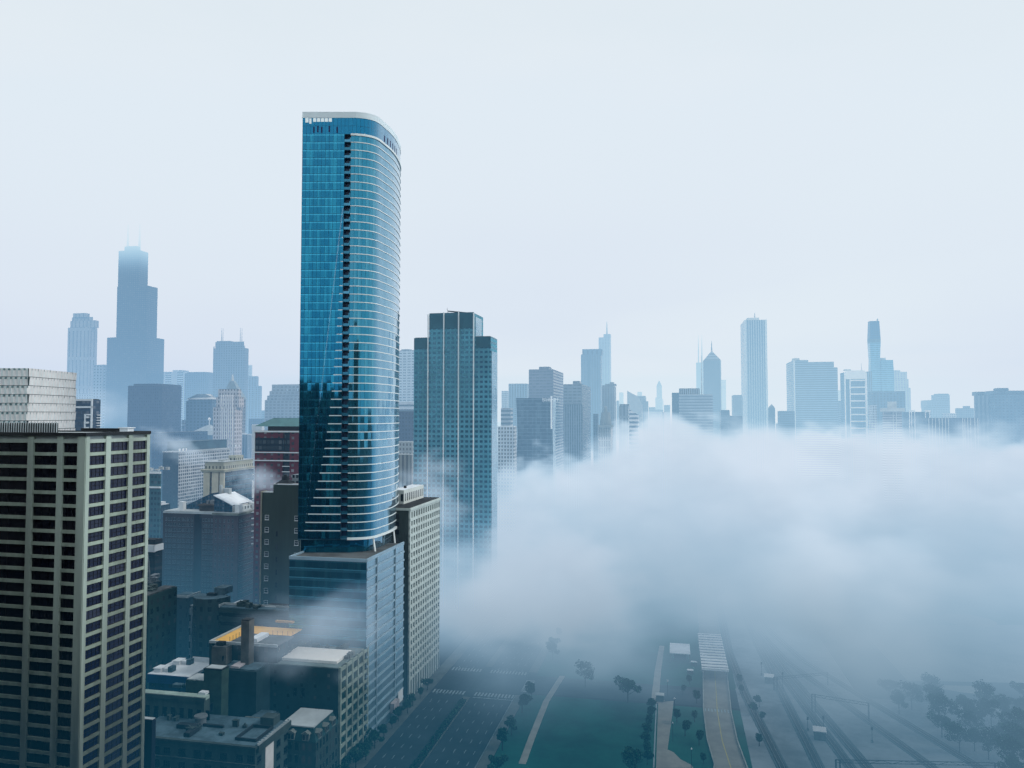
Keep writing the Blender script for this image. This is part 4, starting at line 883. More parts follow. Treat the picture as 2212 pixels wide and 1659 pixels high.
for (r0, r1, a, c) in ((b.w * .48, b.w * .46, z1 + 1.2, z1 + 8), (b.w * .44, b.w * .36, z1 + 8, z1 + 18), (b.w * .36, b.w * .2, z1 + 18, z2 + 3), (b.w * .14, b.w * .12, z2 + 3, z2 + 10), (b.w * .1, .2, z2 + 10, z3)): dm.tube((cxd, cyd, a), (cxd, cyd, c), r0, r1, 14)
b.part('dome', dm, stone_grey)
simple('narrow_block', 'narrow dark block just left of the domed tower', R(875), R(910), R(918), RV(866), 1020, fc('nb', (.13, .17, .20)))
b = simple('chamfered_tower', 'grey ribbed tower with a chamfered top right of the domed tower', R(1078), R(1150), R(1166), RV(805), 1060, fc('ct', (.24, .27, .29), .6, 5, 60, .5, .95)); add(b, 'crown', R(1084), R(1160), RV(788), fc('ct', 0), 3, 18)
b = Bld('diamond_top_tower', 'pale tower with a sharply slanted diamond roof', R(1145), R(1262), R(1276), 1350, dep=30); zA, zB, zl_ = b.z(RV(680)), b.z(RV(790)), b.z(RV(850)); x9 = b.w
dmm = MB(); dmm.face([(0, 0, 0), (x9, 0, 0), (x9, 0, zB), (x9 * .75, 0, zB + 14), (0, 0, zA)]); dmm.face([(x9, 0, 0), (x9, 30, 0), (x9, 30, zB), (x9, 0, zB)]); dmm.face([(0, 30, 0), (0, 0, 0), (0, 0, zA), (0, 30, zA - 25)]); dmm.face([(0, 0, zA), (x9 * .75, 0, zB + 14), (x9 * .75, 30, zB), (0, 30, zA - 25)]); dmm.face([(x9 * .75, 0, zB + 14), (x9, 0, zB), (x9, 30, zB - 6), (x9 * .75, 30, zB)])
b.part('wall', dmm, plain('diamond_wall', (.42, .47, .50), .5, .05))
b = Bld('striped_slope_block', 'low block with bright stripes sloping down into the fog', R(1160), R(1232), R(1240), 1000, dep=30); zz = b.z(RV(828)); 
mb = MB(); z0_ = b.z(RV(930)); mb.face([(0, 0, 0), (b.w, 0, 0), (b.w, 0, z0_ + 10), (0, 0, zz)]); mb.face([(b.w, 0, 0), (b.w, 30, 0), (b.w, 30, z0_ + 5), (b.w, 0, z0_ + 10)]); mb.face([(0, 0, zz), (b.w, 0, z0_ + 10), (b.w, 30, z0_ + 5), (0, 30, zz)]); b.part('wall', mb, facade('ssb', (.62, .66, .70), (.15, .20, .26), 200, 5.5, 1, .5, lit=0))
b = simple('stepped_grey_block', 'grey stepped block behind the diamond roof', R(1205), R(1288), R(1296), RV(722), 1500, fc('sg', (.26, .30, .33))); add(b, 'lower_wing', R(1280), R(1312), RV(765), fc('sg', 0), -5, 0, 0)
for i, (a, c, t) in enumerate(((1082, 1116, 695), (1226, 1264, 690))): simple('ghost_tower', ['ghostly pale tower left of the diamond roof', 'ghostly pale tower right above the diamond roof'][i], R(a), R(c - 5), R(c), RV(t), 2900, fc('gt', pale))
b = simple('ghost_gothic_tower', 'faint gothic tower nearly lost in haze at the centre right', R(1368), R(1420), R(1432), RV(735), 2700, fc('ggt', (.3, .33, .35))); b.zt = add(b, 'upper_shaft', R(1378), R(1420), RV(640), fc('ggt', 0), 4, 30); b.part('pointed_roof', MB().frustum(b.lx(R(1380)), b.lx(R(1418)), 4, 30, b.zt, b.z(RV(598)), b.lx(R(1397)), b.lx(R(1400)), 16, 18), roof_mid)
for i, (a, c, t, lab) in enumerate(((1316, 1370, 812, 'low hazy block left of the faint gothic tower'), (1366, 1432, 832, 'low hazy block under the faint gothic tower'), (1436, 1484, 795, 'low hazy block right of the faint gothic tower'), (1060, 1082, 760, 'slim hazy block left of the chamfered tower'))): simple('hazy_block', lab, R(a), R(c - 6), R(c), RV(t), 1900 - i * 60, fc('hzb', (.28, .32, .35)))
simple('white_rib_block', 'small building with three white ribs standing in the fog', R(1416), R(1446), R(1452), RV(850), 1150, facade('wrb', (.6, .65, .7), (.14, .2, .26), 5, 300, .5, 1, lit=0))
simple('dark_slim_slab', 'dark slim slab joined to the ribbed office block', R(1499), R(1546), R(1560), RV(698), 1150, fc('dss', (.10, .14, .18)))
b = simple('ribbed_office_block', 'broad pale office block with horizontal ribs and a thin rooftop pole', R(1556), R(1806), R(1822), RV(712), 1090, facade('rob', (.36, .42, .47), (.20, .26, .32), 200, 4.2, 1, .5, lit=0), roof_pale); z = add(b, 'penthouse', R(1556), R(1720), RV(664), fc('rp', (.27, .31, .34), pu=3, fv=.95), 4, 30); spire(b, b.lx(R(1738)), 12, b.zt, zat(RV(402), 1095), 1.0, roof_pale, 'pole')
b = Bld('pointed_spire_tower', 'tower with a chevron pyramid top and a sharp spire', R(1753), R(1826), R(1890), 1560); ps_ = fc('psp', (.16, .21, .26), .6, 4, 4); z1, z2, z3 = b.z(RV(440)), b.z(RV(364)), b.z(RV(298)); b.part('wall', MB().box(0, b.w, 0, b.d, 0, z1), ps_)
b.part('pyramid_roof', MB().frustum(0, b.w, 0, b.d, z1, z2, b.w * .5 - 1, b.w * .5 + 1, b.d * .5 - 1, b.d * .5 + 1), fc('psr', (.24, .29, .34), .5, 200, 6, 1, .5)); spire(b, b.w / 2, b.d / 2, z2, z3 + 4, 1.6, metal_grey, 'spire'); b.part('pale_corner', MB().box(b.w - 1, b.w + .4, -.4, 1, 0, z1), roof_pale)
b = simple('masted_far_tower', 'distant tapering tower with two masts, its base lost in fog', R(1695), R(1748), R(1756), RV(458), 3000, fc('mft', (.10, .14, .18), pu=9)); 
for u in (1713, 1771 - 30): spire(b, b.lx(R(u)), 8, b.zt, b.zt + 110, 2.6)
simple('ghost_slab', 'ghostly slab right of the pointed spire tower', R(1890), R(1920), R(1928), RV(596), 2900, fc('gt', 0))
simple('low_blue_block', 'low blue block right of the pointed spire tower', R(1885), R(1940), R(1955), RV(835), 1250, fc('lbb', (.12, .16, .21))); simple('dark_blue_block', 'dark blue block left of the white ribbed skyscraper base', R(1950), R(2040), R(2056), RV(880), 1200, fc('dbb', (.06, .09, .13)), dep=40)
simple('grey_mid_tower', 'grey-blue mid-rise just left of the white ribbed skyscraper', R(1983), R(2046), R(2058), RV(716), 1500, fc('gmt', (.20, .24, .28)))
b = Bld('white_ribbed_skyscraper', 'tall white skyscraper with fine upright ribs and a small rooftop mast', Q(37), Q(66), Q(240), 1640, side='W'); zt = b.z(692)
b.box('wall', 0, b.w, 0, b.d, 0, zt, facade('wrs', (.40, .47, .54), (.07, .14, .22), 4.9, 500, .5, 1, lit=0, var=.05), roof_pale); b.part('corner', MB().box(-.3, 4, -.4, 1, 0, zt + .5).box(b.w - 4, b.w + .3, -.4, 1, 0, zt + .5), plain('white_marble', (.6, .66, .70), .6, .05))
b.part('penthouse', MB().frustum(b.lx(Q(85)), b.lx(Q(187)), 8, 40, zt + .4, b.z(QV(97)), b.lx(Q(92)), b.lx(Q(186)), 10, 38), roof_pale); spire(b, b.lx(Q(156)), 20, zt + 8, b.z(QV(52)), 1.3, metal_grey)
W_ = dict(side='W')
b = simple('peaked_block', 'dark blue block with a small peaked roof right of the white ribbed skyscraper', Q(240), Q(247), Q(295), QV(795), 1350, fc('pk', (.09, .13, .18)), **W_); b.part('peaked_roof', MB().frustum(0, b.w, 0, b.d, b.zt + .4, b.z(QV(765)), b.w * .5, b.w * .55, b.d * .5, b.d * .55), roof_mid)
simple('steel_blue_box', 'steel blue box left of the wide corporate slab', Q(322), Q(332), Q(445), QV(818), 1300, fc('sbb', (.13, .18, .23)), side='W', dep=30)
b = simple('corporate_slab', 'wide blue slab tower with horizontal bands and a stepped flat top', Q(386), Q(443), Q(781), QV(487), 1480, facade('cs', (.26, .33, .40), (.15, .21, .27), 200, 4.3, 1, .5, lit=0), **W_)
za = add(b, 'upper_slab', Q(443), Q(753), QV(441), facade('cs', 0, 0), 0, b.d); b.zt = za; zb = add(b, 'crown', Q(443), Q(556), QV(427), facade('cs', 0, 0), 0, b.d, b.zt); b.part('roof_unit', MB().box(b.lx(Q(447)), b.lx(Q(494)), 8, 30, zb + .4, b.z(QV(409))), roof_pale)
b.part('side_fin', MB().box(-.5, 2.4, -.5, 1, 0, zb), plain('white_marble', 0))
simple('low_pale_block', 'low pale block between the corporate slab and the ladder frame tower', Q(780), Q(788), Q(838), QV(740), 1500, fc('lpb', (.28, .33, .38)), **W_)
simple('thin_ghost_slab', 'thin ghostly slab at the edge of the corporate slab', Q(776), Q(781), Q(800), QV(660), 2300, fc('gt', 0), side='W', dep=20)
b = simple('ladder_frame_tower', 'blue glass tower wrapped by a white ladder-like frame', Q(825), Q(833), Q(1003), QV(520), 1330, facade('lft', (.20, .29, .37), (.14, .22, .30), 4, 4.2, .7, .6, lit=0), side='W', dep=34)
fm = MB(); x1 = b.w; zt = b.zt
fm.box(-.5, 1.6, -1.4, -.02, 0, zt).box(b.lx(Q(990)), x1 + .5, -1.4, -.02, 0, zt).box(1.6, b.lx(Q(990)), -1.4, -.02, zt - 12, zt + 3).box(b.lx(Q(870)), b.lx(Q(878)), -1.2, -.02, 0, zt - 12)
b.part('white_frame', fm, white_paint)
o = MB().box(b.lx(Q(878)), b.lx(Q(990)), -1.1, -.02, 0, 2.4).build('cross_bar', white_paint, b.root)
for i in range(9):
    c = o if i == 0 else o.copy()
    if i: col.objects.link(c)
    c.location.z = b.z(QV(588 + i * 52.3))
b.part('roof_unit', MB().box(1, b.lx(Q(886)), 2, 12, zt + 3, zt + 5.5), roof_pale); spire(b, b.lx(Q(975)), 8, zt, zt + 16, .5)
simple('plain_shadow_block', 'plain blue block edging the right of the ladder frame tower', Q(1003), Q(1004), Q(1046), QV(515), 1420, fc('psb', (.22, .30, .36)), side='W', dep=30)
# tapering wave tower
b = Bld('wave_tower', 'slender blue glass tower whose widths swell and narrow in stacked frusta', Q(1017), Q(1034), Q(1115), 1560, side='W'); wg = curtain('wave_glass', (.10, .30, .45), (.05, .18, .30), 4, 4, 0, metal=.3, graze=.2, rough=.25, lh=.1, lv=.03, head=.3, line=(.10, .22, .32))
zs = [b.z(QV(q)) for q in (125, 262, 292, 425)] + [b.z(QV(560)), b.z(QV(700)), 0]; ins = [1.0, -.5, -.4, .9, -.2, .9, 0]
wm = MB()
for k in (2, 3, 4, 5): wm.frustum(ins[k + 1], b.w - ins[k + 1], ins[k + 1], b.d - ins[k + 1], zs[k + 1], zs[k], ins[k], b.w - ins[k], ins[k], b.d - ins[k])
b.part('wall', wm, wg); b.part('top_shaft', MB().frustum(ins[1], b.w - ins[1], ins[1], b.d - ins[1], zs[1], zs[0], ins[0], b.w - ins[0], ins[0], b.d - ins[0]), facade('wave_top', (.03, .14, .26), (.02, .10, .20), 4, 4, .7, .6, lit=0)); b.part('blow_through_floor', MB().box(-.45, b.w + .45, -.45, b.d + .4, zs[2], zs[1]), MATS[('p', 'slate_box')]); b.part('roof_unit', MB().box(b.lx(Q(1098)), b.lx(Q(1106)), 4, 8, zs[0], zs[0] + 5), roof_pale)
x0, x1 = b.lx(Q(1115)), b.lx(Q(1208)); za = b.z(QV(427)); ws = MB()
ws.frustum(x0 + .2, x1 + 1.5, -2, b.d, b.z(QV(560)), za, x0 + .2, x1, -2, b.d).frustum(x0 + .2, x1 - 2, -2, b.d, 0, b.z(QV(560)), x0 + .2, x1 + 1.5, -2, b.d); b.part('lower_tower', ws, wg)
b.part('roof_unit', MB().box(b.lx(Q(1128)), b.lx(Q(1160)), 6, 16, za, za + 5), roof_pale)
b = simple('setback_tower', 'pale old skyscraper with ragged setbacks right of the wave tower', Q(1210), Q(1222), Q(1340), QV(640), 1750, fc('sbt', (.34, .38, .42), .7, 6, 5), **W_); b.zt = add(b, 'upper_shaft', Q(1213), Q(1326), QV(572), fc('sbt', 0), 2, 40); b.zt = add(b, 'upper_shaft', Q(1213), Q(1315), QV(517), fc('sbt', 0), 4, 36); add(b, 'crown', Q(1216), Q(1264), QV(505), fc('sbt', 0), 6, 30)
simple('blue_mid_slab', 'broad blue slab in front of the wave tower', Q(1040), Q(1050), Q(1298), QV(668), 1250, fc('bms', (.17, .24, .30), .8, 5, 4.2), side='W', dep=30)
simple('pale_pillar_block', 'narrow pale pillar-like block right of the ladder frame tower', Q(1040), Q(1044), Q(1078), QV(772), 1120, fc('ppb', (.42, .48, .53)), side='W', dep=25)
b = simple('capped_stripe_tower', 'apartment tower with a white flared cap and fine balcony stripes', Q(1120), Q(1132), Q(1270), QV(822), 1050, facade('cst', (.40, .42, .45), (.18, .23, .28), 200, 3.4, 1, .5, lit=0), **W_)
b.part('cap', MB().box(-3, b.w + 3, -3, b.d, b.zt, b.zt + 5).box(b.w * .25, b.w * .75, 3, b.d - 3, b.zt + 5, b.zt + 14), roof_pale)
for u in (1198, 1222): b.part('rib', MB().box(b.lx(Q(u)), b.lx(Q(u + 5)), -1, 0, 0, b.zt), roof_pale)
b = simple('twin_frame_building', 'pair of dark glass bays held in white frames above the fog', Q(1318), Q(1325), Q(1490), QV(826), 1150, facade('tfb', (.15, .21, .27), (.10, .15, .20), 4, 4, .6, .6, lit=0), side='W', dep=30); fm = MB()
for (a, c) in ((1325, 1330), (1340, 1346), (1364, 1370), (1446, 1452), (1478, 1486)): fm.box(b.lx(Q(a)), b.lx(Q(c)), -1.2, -.02, 0, b.zt)
fm.box(0, b.w, -1.4, -1.21, b.z(QV(1080)), b.z(QV(1068))).box(0, b.lx(Q(1370)), -1.2, -.02, b.zt, b.zt + 3).box(b.lx(Q(1446)), b.w, -1.2, -.02, b.zt, b.zt + 3); b.part('white_frame', fm, white_paint)
b = simple('white_fin_block', 'long low block with widely spaced white upright fins at far right', Q(1455), Q(1465), Q(1860), QV(872), 1080, facade('wfb', (.19, .24, .30), (.14, .19, .25), 4, 4, .6, .6, lit=0), roof_mid, side='W', dep=35); 
for u in (1470, 1495, 1520, 1549, 1572, 1597, 1620, 1730, 1745, 1768, 1790, 1822, 1845): b.part('fin', MB().box(b.lx(Q(u)), b.lx(Q(u + 6)), -1.8, -.02, 0, b.zt), roof_pale)
b = simple('terraced_tower', 'hazy terraced tower with a chamfered cap at far right', Q(1420), Q(1440), Q(1640), QV(790), 1600, fc('tt', (.20, .25, .30)), **W_); b.zt = add(b, 'terrace', Q(1470), Q(1640), QV(735), fc('tt', 0), 4, 50); b.zt = add(b, 'crown', Q(1545), Q(1640), QV(692), fc('tt', 0), 8, 46); add(b, 'rooftop_house', Q(1552), Q(1632), QV(685), fc('tt', 0), 12, 40)
simple('small_white_roof_block', 'small white topped block below the terraced tower', Q(1618), Q(1622), Q(1690), QV(836), 1350, fc('swr', (.45, .5, .54)), roof_white, side='W', dep=30)
b = simple('flat_grey_block', 'flat grey block with two rooftop boxes at far right', Q(1680), Q(1690), Q(1825), QV(797), 1450, fc('fgk', (.19, .24, .28)), **W_); add(b, 'penthouse', Q(1762), Q(1795), QV(780), fc('fgk', 0), 4, 20)
b = simple('tall_panel_tower', 'light panelled tower with a domed rooftop box near the right edge', Q(1826), Q(1830), Q(1990), QV(697), 1180, facade('tpt', (.32, .38, .43), (.20, .26, .31), 6, 300, .5, 1, lit=0), **W_); add(b, 'rooftop_house', Q(1850), Q(1950), QV(670), fc('fgk', 0), 6, 26)
b = simple('right_edge_tower', 'broad blue tower cut off by the right edge of the frame', Q(1950), Q(1980), Q(2300), QV(690), 1120, fc('ret', (.18, .25, .31), .8, 5, 4.2), **W_); b.zt = add(b, 'crown', Q(1980), Q(2300), QV(662), fc('ret', 0), 8, 40); add(b, 'rooftop_house', Q(2020), Q(2095), QV(642), fc('ret', 0), 14, 34)
simple('shoreline_block', 'low blue block beside the wide corporate slab base', Q(300), Q(305), Q(345), QV(915), 1500, fc('dbb', 0), **W_)
# ================================================================ ground, avenue, park, rail yard
OX, OY = -54.0, 285.0                       # a point on the avenue's building line; local axes: e = east, n = north
def toloc(x, y): dx, dy = x - OX, y - OY; return dx * cos(TH) - dy * sin(TH), dx * sin(TH) + dy * cos(TH)
def gl(u, v, z=0.0): return toloc(*gat(u, v, z))
def place(o, name=None): o.location = (OX, OY, 0); o.rotation_euler = (0, 0, -TH); return o
def sheet(name, pts, z, m, kind='structure', label=None):
    o = place(MB().face([(p[0], p[1], z) for p in pts]).build(name, m)); o['kind'] = kind
    if label: o['label'] = label
    return o
def rect(e0, e1, n0, n1): return [(e0, n0), (e1, n0), (e1, n1), (e0, n1)]
def line_strip(name, pts, w, z, m, **k):
    L, Rr = [], []
    for i, p in enumerate(pts):
        a = pts[max(0, i - 1)]; c = pts[min(len(pts) - 1, i + 1)]; d = math.hypot(c[0] - a[0], c[1] - a[1]); nx, ny = -(c[1] - a[1]) / d, (c[0] - a[0]) / d
        ww = w[i] if isinstance(w, (list, tuple)) else w
        L.append((p[0] + nx * ww / 2, p[1] + ny * ww / 2)); Rr.append((p[0] - nx * ww / 2, p[1] - ny * ww / 2))
    mb = MB()
    for i in range(len(pts) - 1): mb.face([(*Rr[i], z), (*Rr[i + 1], z), (*L[i + 1], z), (*L[i], z)])
    o = place(mb.build(name, m)); o['kind'] = 'structure'
    return o
asphalt = plain('asphalt', (.065, .085, .10), .9, .3, .06); paving = plain('paving', (.17, .19, .19), .9, .2, .15); grassm = plain('lawn', (.02, .125, .10), .95, .45, .03)
gravel = plain('gravel', (.29, .34, .38), .95, .35, .05); gravel_p = plain('pale_gravel', (.24, .25, .24), .95, .3, .06); ballast = plain('ballast', (.13, .17, .19), .95, .3, .3); paint_w = plain('road_paint', (.33, .40, .43), .7, .15, .6)
paint_y = plain('yellow_paint', (.45, .42, .20), .7, .1); soil = plain('soil', (.05, .07, .08), .95, .4, .02); path_m = plain('path_stone', (.36, .37, .35), .9, .15, .2)
g0 = MB().face([(-9000, -3000, 0), (9000, -3000, 0), (9000, 14000, 0), (-9000, 14000, 0)]).build('ground', soil); g0['kind'] = 'structure'
# avenue: sidewalk 0-6, road 6-22, planted median 22-25, road 25-44, sidewalk 44-48
o = place(MB().box(.3, 6, -170, 600, -.1, .15).build('sidewalk', paving)); o['kind'] = 'structure'
sheet('road', rect(6, 22, -200, 900), .004, asphalt); sheet('road', rect(25.2, 44, -200, 900), .004, asphalt)
o = place(MB().box(44, 48, -170, 62, -.1, .15).box(44, 48, 92, 500, -.1, .15).build('sidewalk', paving)); o['kind'] = 'structure'
lm = MB()
for e in (9.5, 13, 16.5, 29, 33, 37, 40.5):
    for i in range(70):
        n = -160 + i * 9
        if 62 < n < 92: continue
        lm.face([(e - .09, n, .012), (e + .09, n, .012), (e + .09, n + 3, .012), (e - .09, n + 3, .012)])
lm.face(([(43.6, -170, .012), (43.8, -170, .012), (43.8, 62, .012), (43.6, 62, .012)])); o = place(lm.build('lane_markings', paint_w)); o['kind'] = 'structure'
sheet('cross_street', rect(-200, -.0, 66, 84), .008, asphalt); sheet('cross_street', rect(44, 300, 66, 84), .008, asphalt)
cw_ = MB()
for (e0, e1, n0, n1, ax) in ((26, 44, 58, 62, 'e'), (7, 22, 58, 62, 'e'), (26, 44, 88, 92, 'e'), (7, 22, 88, 92, 'e'), (45, 49, 67, 83, 'n'), (1, 5, 67, 83, 'n')):
    L_ = (e1 - e0) if ax == 'e' else (n1 - n0); k = int(L_ / 1.5)
    for i in range(k):
        if ax == 'e': a = e0 + i * 1.5; P = rect(a, a + .75, n0, n1)
        else: a = n0 + i * 1.5; P = rect(e0, e1, a, a + .75)
        cw_.face([(*p, .016) for p in P])
cw_.face([(*p, .016) for p in rect(26, 44, 55.5, 56)]); o = place(cw_.build('crosswalk_markings', paint_w)); o['kind'] = 'structure'
o = place(MB().box(22, 25.2, -160, 55, -.1, .35).box(22, 25.2, 95, 400, -.1, .35).build('median_kerb', paving)); o['kind'] = 'structure'
# median hedge
def leafmesh(name, n, fn, size, mats, seed):
    rr = random.Random(seed); mb = MB()
    for i in range(n):
        c = Vector(fn(rr)); a = Vector((rr.gauss(0, 1), rr.gauss(0, 1), rr.gauss(0, .7))).normalized(); b_ = a.orthogonal().normalized(); q = a.cross(b_); s = size * rr.uniform(.6, 1.3)
        mb.face([c - b_ * s - q * s * .6, c + b_ * s - q * s * .6, c + b_ * s + q * s * .6, c - b_ * s + q * s * .6], rr.choice((0, 0, 1)))
    return mb
lf = [plain('leaf_dark', (.03, .09, .08), .8, .4, .8), plain('leaf_mid', (.07, .17, .12), .8, .4, .8)]
bark = plain('bark', (.06, .055, .05), .9, .2, 2)
for i, (n0, n1) in enumerate(((-160, 50),)):
    hm = leafmesh('h', 5200, lambda r: (r.uniform(22.4, 24.8), r.uniform(n0, n1), r.uniform(.4, 1.5)), .35, lf, 3)
    hr = place(empty('median_hedge', (0, 0, 0))); tag(hr, 'long dark clipped hedge along the avenue median', 'hedge'); hm.build('foliage', lf, hr)
    MB().box(22.5, 24.7, n0, n1, .36, 1.2).build('planting_bed', soil, hr)
# trees
def tree_parts(seed, r, h, n=1300):
    rr0 = random.Random(seed); blobs = [(rr0.gauss(0, r * .38), rr0.gauss(0, r * .38), h * rr0.uniform(.5, .88), r * rr0.uniform(.35, .6)) for _ in range(9)]
    def fn(rr):
        bx, by, bz, br = rr.choice(blobs); v = Vector((rr.gauss(0, 1), rr.gauss(0, 1), rr.gauss(0, 1))).normalized() * br * rr.uniform(.55, 1.05); return (bx + v.x, by + v.y, max(h * .3, bz + v.z * .75))
    cr = leafmesh('crown', n, fn, .27, lf, seed + 1)
    tm = MB().tube((0, 0, 0), (0, 0, h * .45), .24, .17, 7)
    for (bx, by, bz, br) in blobs[:6]: tm.tube((0, 0, h * rr0.uniform(.25, .42)), (bx, by, bz), .11, .03, 5)
    return cr, tm
protos = []
for k, (r, h_) in enumerate(((3.6, 9.5), (4.4, 11), (2.9, 7.5))):
    cr, tm = tree_parts(50 + k, r, h_)
    t = empty('tree', (0, 0, 0)); c = cr.build('crown', lf, t); s_ = tm.build('trunk', bark, t); protos.append((t, c, s_, [False]))
TREES = []
def tree(e, n, k, label, group, sc_=1.0, rz=0.0):
    t, c, s_, used = protos[k]
    if used[0]:
        t2 = t.copy(); col.objects.link(t2)
        for q in (c, s_): q2 = q.copy(); col.objects.link(q2); q2.parent = t2
        t = t2
    used[0] = True
    x = OX + e * cos(TH) + n * sin(TH); y = OY - e * sin(TH) + n * cos(TH)
    t.location = (x, y, 0); t.rotation_euler = (0, 0, rz); t.scale = (sc_,) * 3; tag(t, label, 'tree', group); TREES.append((e, n))
rt = random.Random(11)
for i in range(17):
    n = -52 + i * 8.5 + rt.uniform(-1, 1)
    if 62 < n < 90: continue
    tree(4.2 + rt.uniform(-.4, .4), n, rt.choice((0, 2)), 'dark street tree in the row along the avenue sidewalk at the building line', 'street trees along the avenue', rt.uniform(.6, .85), rt.uniform(0, 6))
for i in range(13):
    n = -60 + i * 17 + rt.uniform(-5, 5)
    if 60 < n < 92: continue
    tree(51 + rt.uniform(-1, 1.5), n, rt.choice((0, 2)), 'dark tree in the row at the park edge beside the avenue', 'park edge trees beside the avenue', rt.uniform(.75, 1.1), rt.uniform(0, 6))
# park lawns and paths
sheet('lawn', rect(48.2, 250, -170, 64), .006, grassm); sheet('lawn', rect(48.2, 150, 88, 420), .006, grassm)
pl = [gl(1128, 1650), gl(1150, 1590), gl(1180, 1515), gl(1215, 1460)]
line_strip('park_path', pl, 2.6, .012, path_m)
e0, n0 = gl(1421.8, 1517.8); e1, n1 = gl(1455, 1513); 
pr = [gl(1421.8, 1517), gl(1417, 1659), gl(1498, 1659), gl(1493, 1652), gl(1470, 1640), gl(1455, 1625), gl(1442, 1619), gl(1452, 1545), gl(1455, 1514)]
sheet('promenade', pr, .012, plain('promenade', (.34, .34, .32), .9, .12, .2))
sheet('promenade', [gl(1408, 1499), gl(1424, 1499), gl(1438, 1516.5), gl(1406, 1519)], .012, MATS[('p', 'promenade')])
line_strip('park_path', [gl(1416, 1500), gl(1421, 1450), gl(1430, 1395)], [3.2, 3.0, 2.6], .014, path_m)
# tree pits along the promenade
for i in range(7):
    u, v = 1404 - i * 1.0, 1535 + i * 19.5
    e, n = gl(u, v); tree(e, n, 2, 'small dark tree in the clipped row along the left side of the promenade', 'small trees left of the promenade', .72, i)
wal = line_strip('promenade_kerb', [gl(1418, 1520), gl(1412, 1659)], .5, .10, paint_w)
b1 = empty('park_booth', (0, 0, 0)); place(b1); e, n = gl(1425.5, 1508, 3); b1.location = (*gat(1425.5, 1513), 0)
tag(b1, 'tiny pale-roofed booth at the top corner of the promenade', 'booth'); MB().box(-1.6, 1.6, -1.4, 1.4, 0, 2.5).build('wall', stone_dark, b1); MB().box(-1.9, 1.9, -1.7, 1.7, 2.51, 2.75).build('roof', roof_pale, b1)
def lamp(u, v, h_=7):
    x, y = gat(u, v, h_); r = empty('street_lamp', (x, y, 0)); return r
lamps = []
for i, (u, v) in enumerate(((1457, 1508.6), (1453, 1561), (1493.5, 1617), (1442, 1470))):
    r = lamp(u, v)
    tag(r, ['park lamp with a white globe at the top corner of the promenade', 'park lamp with a white globe halfway along the promenade', 'park lamp with a white globe standing alone in the dark lawn', 'park lamp with a white globe on the upper lawn'][i], 'lamp')
    MB().tube((0, 0, 0), (0, 0, 6.6), .09, .07, 6).build('pole', metal_dark, r); MB().tube((0, 0, 6.6), (0, 0, 6.8), .12, .34, 8).tube((0, 0, 6.8), (0, 0, 7.2), .34, .2, 8).build('globe', roof_white, r)
r = empty('park_pavilion', (0, 0, 0)); x, y = gat(1469, 1413, 4); r.location = (x, y, 0); r.rotation_euler = (0, 0, -TH); tag(r, 'small park pavilion with a square white roof', 'pavilion')
MB().box(-5, 5, 0, 17, 4, 4.35).build('roof', roof_white, r)
for (a, c) in ((-4.7, .3), (4.3, .3), (-4.7, 16.3), (4.3, 16.3)): MB().box(a, a + .4, c, c + .4, 0, 3.99).build('post', stone_grey, r)
MB().box(-3, 3, 4, 13, 0, 3.2).build('wall', stone_dark, r)
for (u, v, lab) in ((1499, 1437, 'upper of two small white-topped cabinets in the upper lawn'), (1491, 1455, 'lower of two small white-topped cabinets in the upper lawn')):
    x, y = gat(u, v); r = empty('utility_cabinet', (x, y, 0), -TH); tag(r, lab, 'cabinet'); MB().box(-1.4, 1.4, -1, 1, 0, 1.6).build('body', stone_dark, r); MB().box(-1.5, 1.5, -1.1, 1.1, 1.61, 1.8).build('lid', roof_white, r)
# busway
bl = [gl(1518, 1446), gl(1521, 1537), gl(1532, 1600), gl(1552, 1659)]; br = [gl(1570, 1446), gl(1578, 1537), gl(1588, 1600), gl(1606, 1659)]
mid = [((a[0] + c[0]) / 2, (a[1] + c[1]) / 2) for a, c in zip(bl, br)]
ext = [(mid[0][0] + 3, mid[0][1] + 260), (mid[0][0] + .4, mid[0][1] + 40)] + mid + [(mid[-1][0] - 4, mid[-1][1] - 30)]
line_strip('busway', ext, 10.6, .02, plain('busway_asphalt', (.30, .31, .30), .9, .15, .1)); line_strip('centre_line', ext[1:], .35, .028, paint_y)
for s_ in (-1, 1):
    pts = []
    for i, p in enumerate(ext):
        a = ext[max(0, i - 1)]; c = ext[min(len(ext) - 1, i + 1)]; d = math.hypot(c[0] - a[0], c[1] - a[1]); pts.append((p[0] - (c[1] - a[1]) / d * 5.5 * s_, p[1] + (c[0] - a[0]) / d * 5.5 * s_))
    mb = MB()
    for p, q in zip(pts, pts[1:]): mb.tube((p[0], p[1], .5), (q[0], q[1], .5), .3, .3, 4)
    o = place(mb.build('barrier_wall', plain('barrier', (.36, .39, .38)))); tag(o, ['low concrete barrier along the right side of the busway', 'low concrete barrier along the left side of the busway'][s_ > 0], 'barrier', kind='thing')
zb = MB(); e, n = gl(1549, 1535)
for i in range(8): a = e - 4.9 + i * 1.3; zb.face([(*p, .03) for p in rect(a, a + .5, n - 1.6, n + 1.6)])
o = place(zb.build('crosswalk_markings', paint_w)); o['kind'] = 'structure'
r = place(empty('busway_canopy', (0, 0, 0))); tag(r, 'long white ribbed canopy over the far end of the busway', 'canopy'); e, n = gl(1545, 1447, 5)
x = OX + e * cos(TH) + n * sin(TH); y = OY - e * sin(TH) + n * cos(TH); r.location = (x, y, 0)
cm = MB()
for i in range(26): cm.box(-6, 6, i * 2.2, i * 2.2 + 1.5, 5.2 + .25 * (i % 2), 5.5 + .25 * (i % 2))
cm.box(-5.8, 5.8, 0, 57, 5.0, 5.19, 1)
cm.build('roof', [roof_white, metal_grey], r)
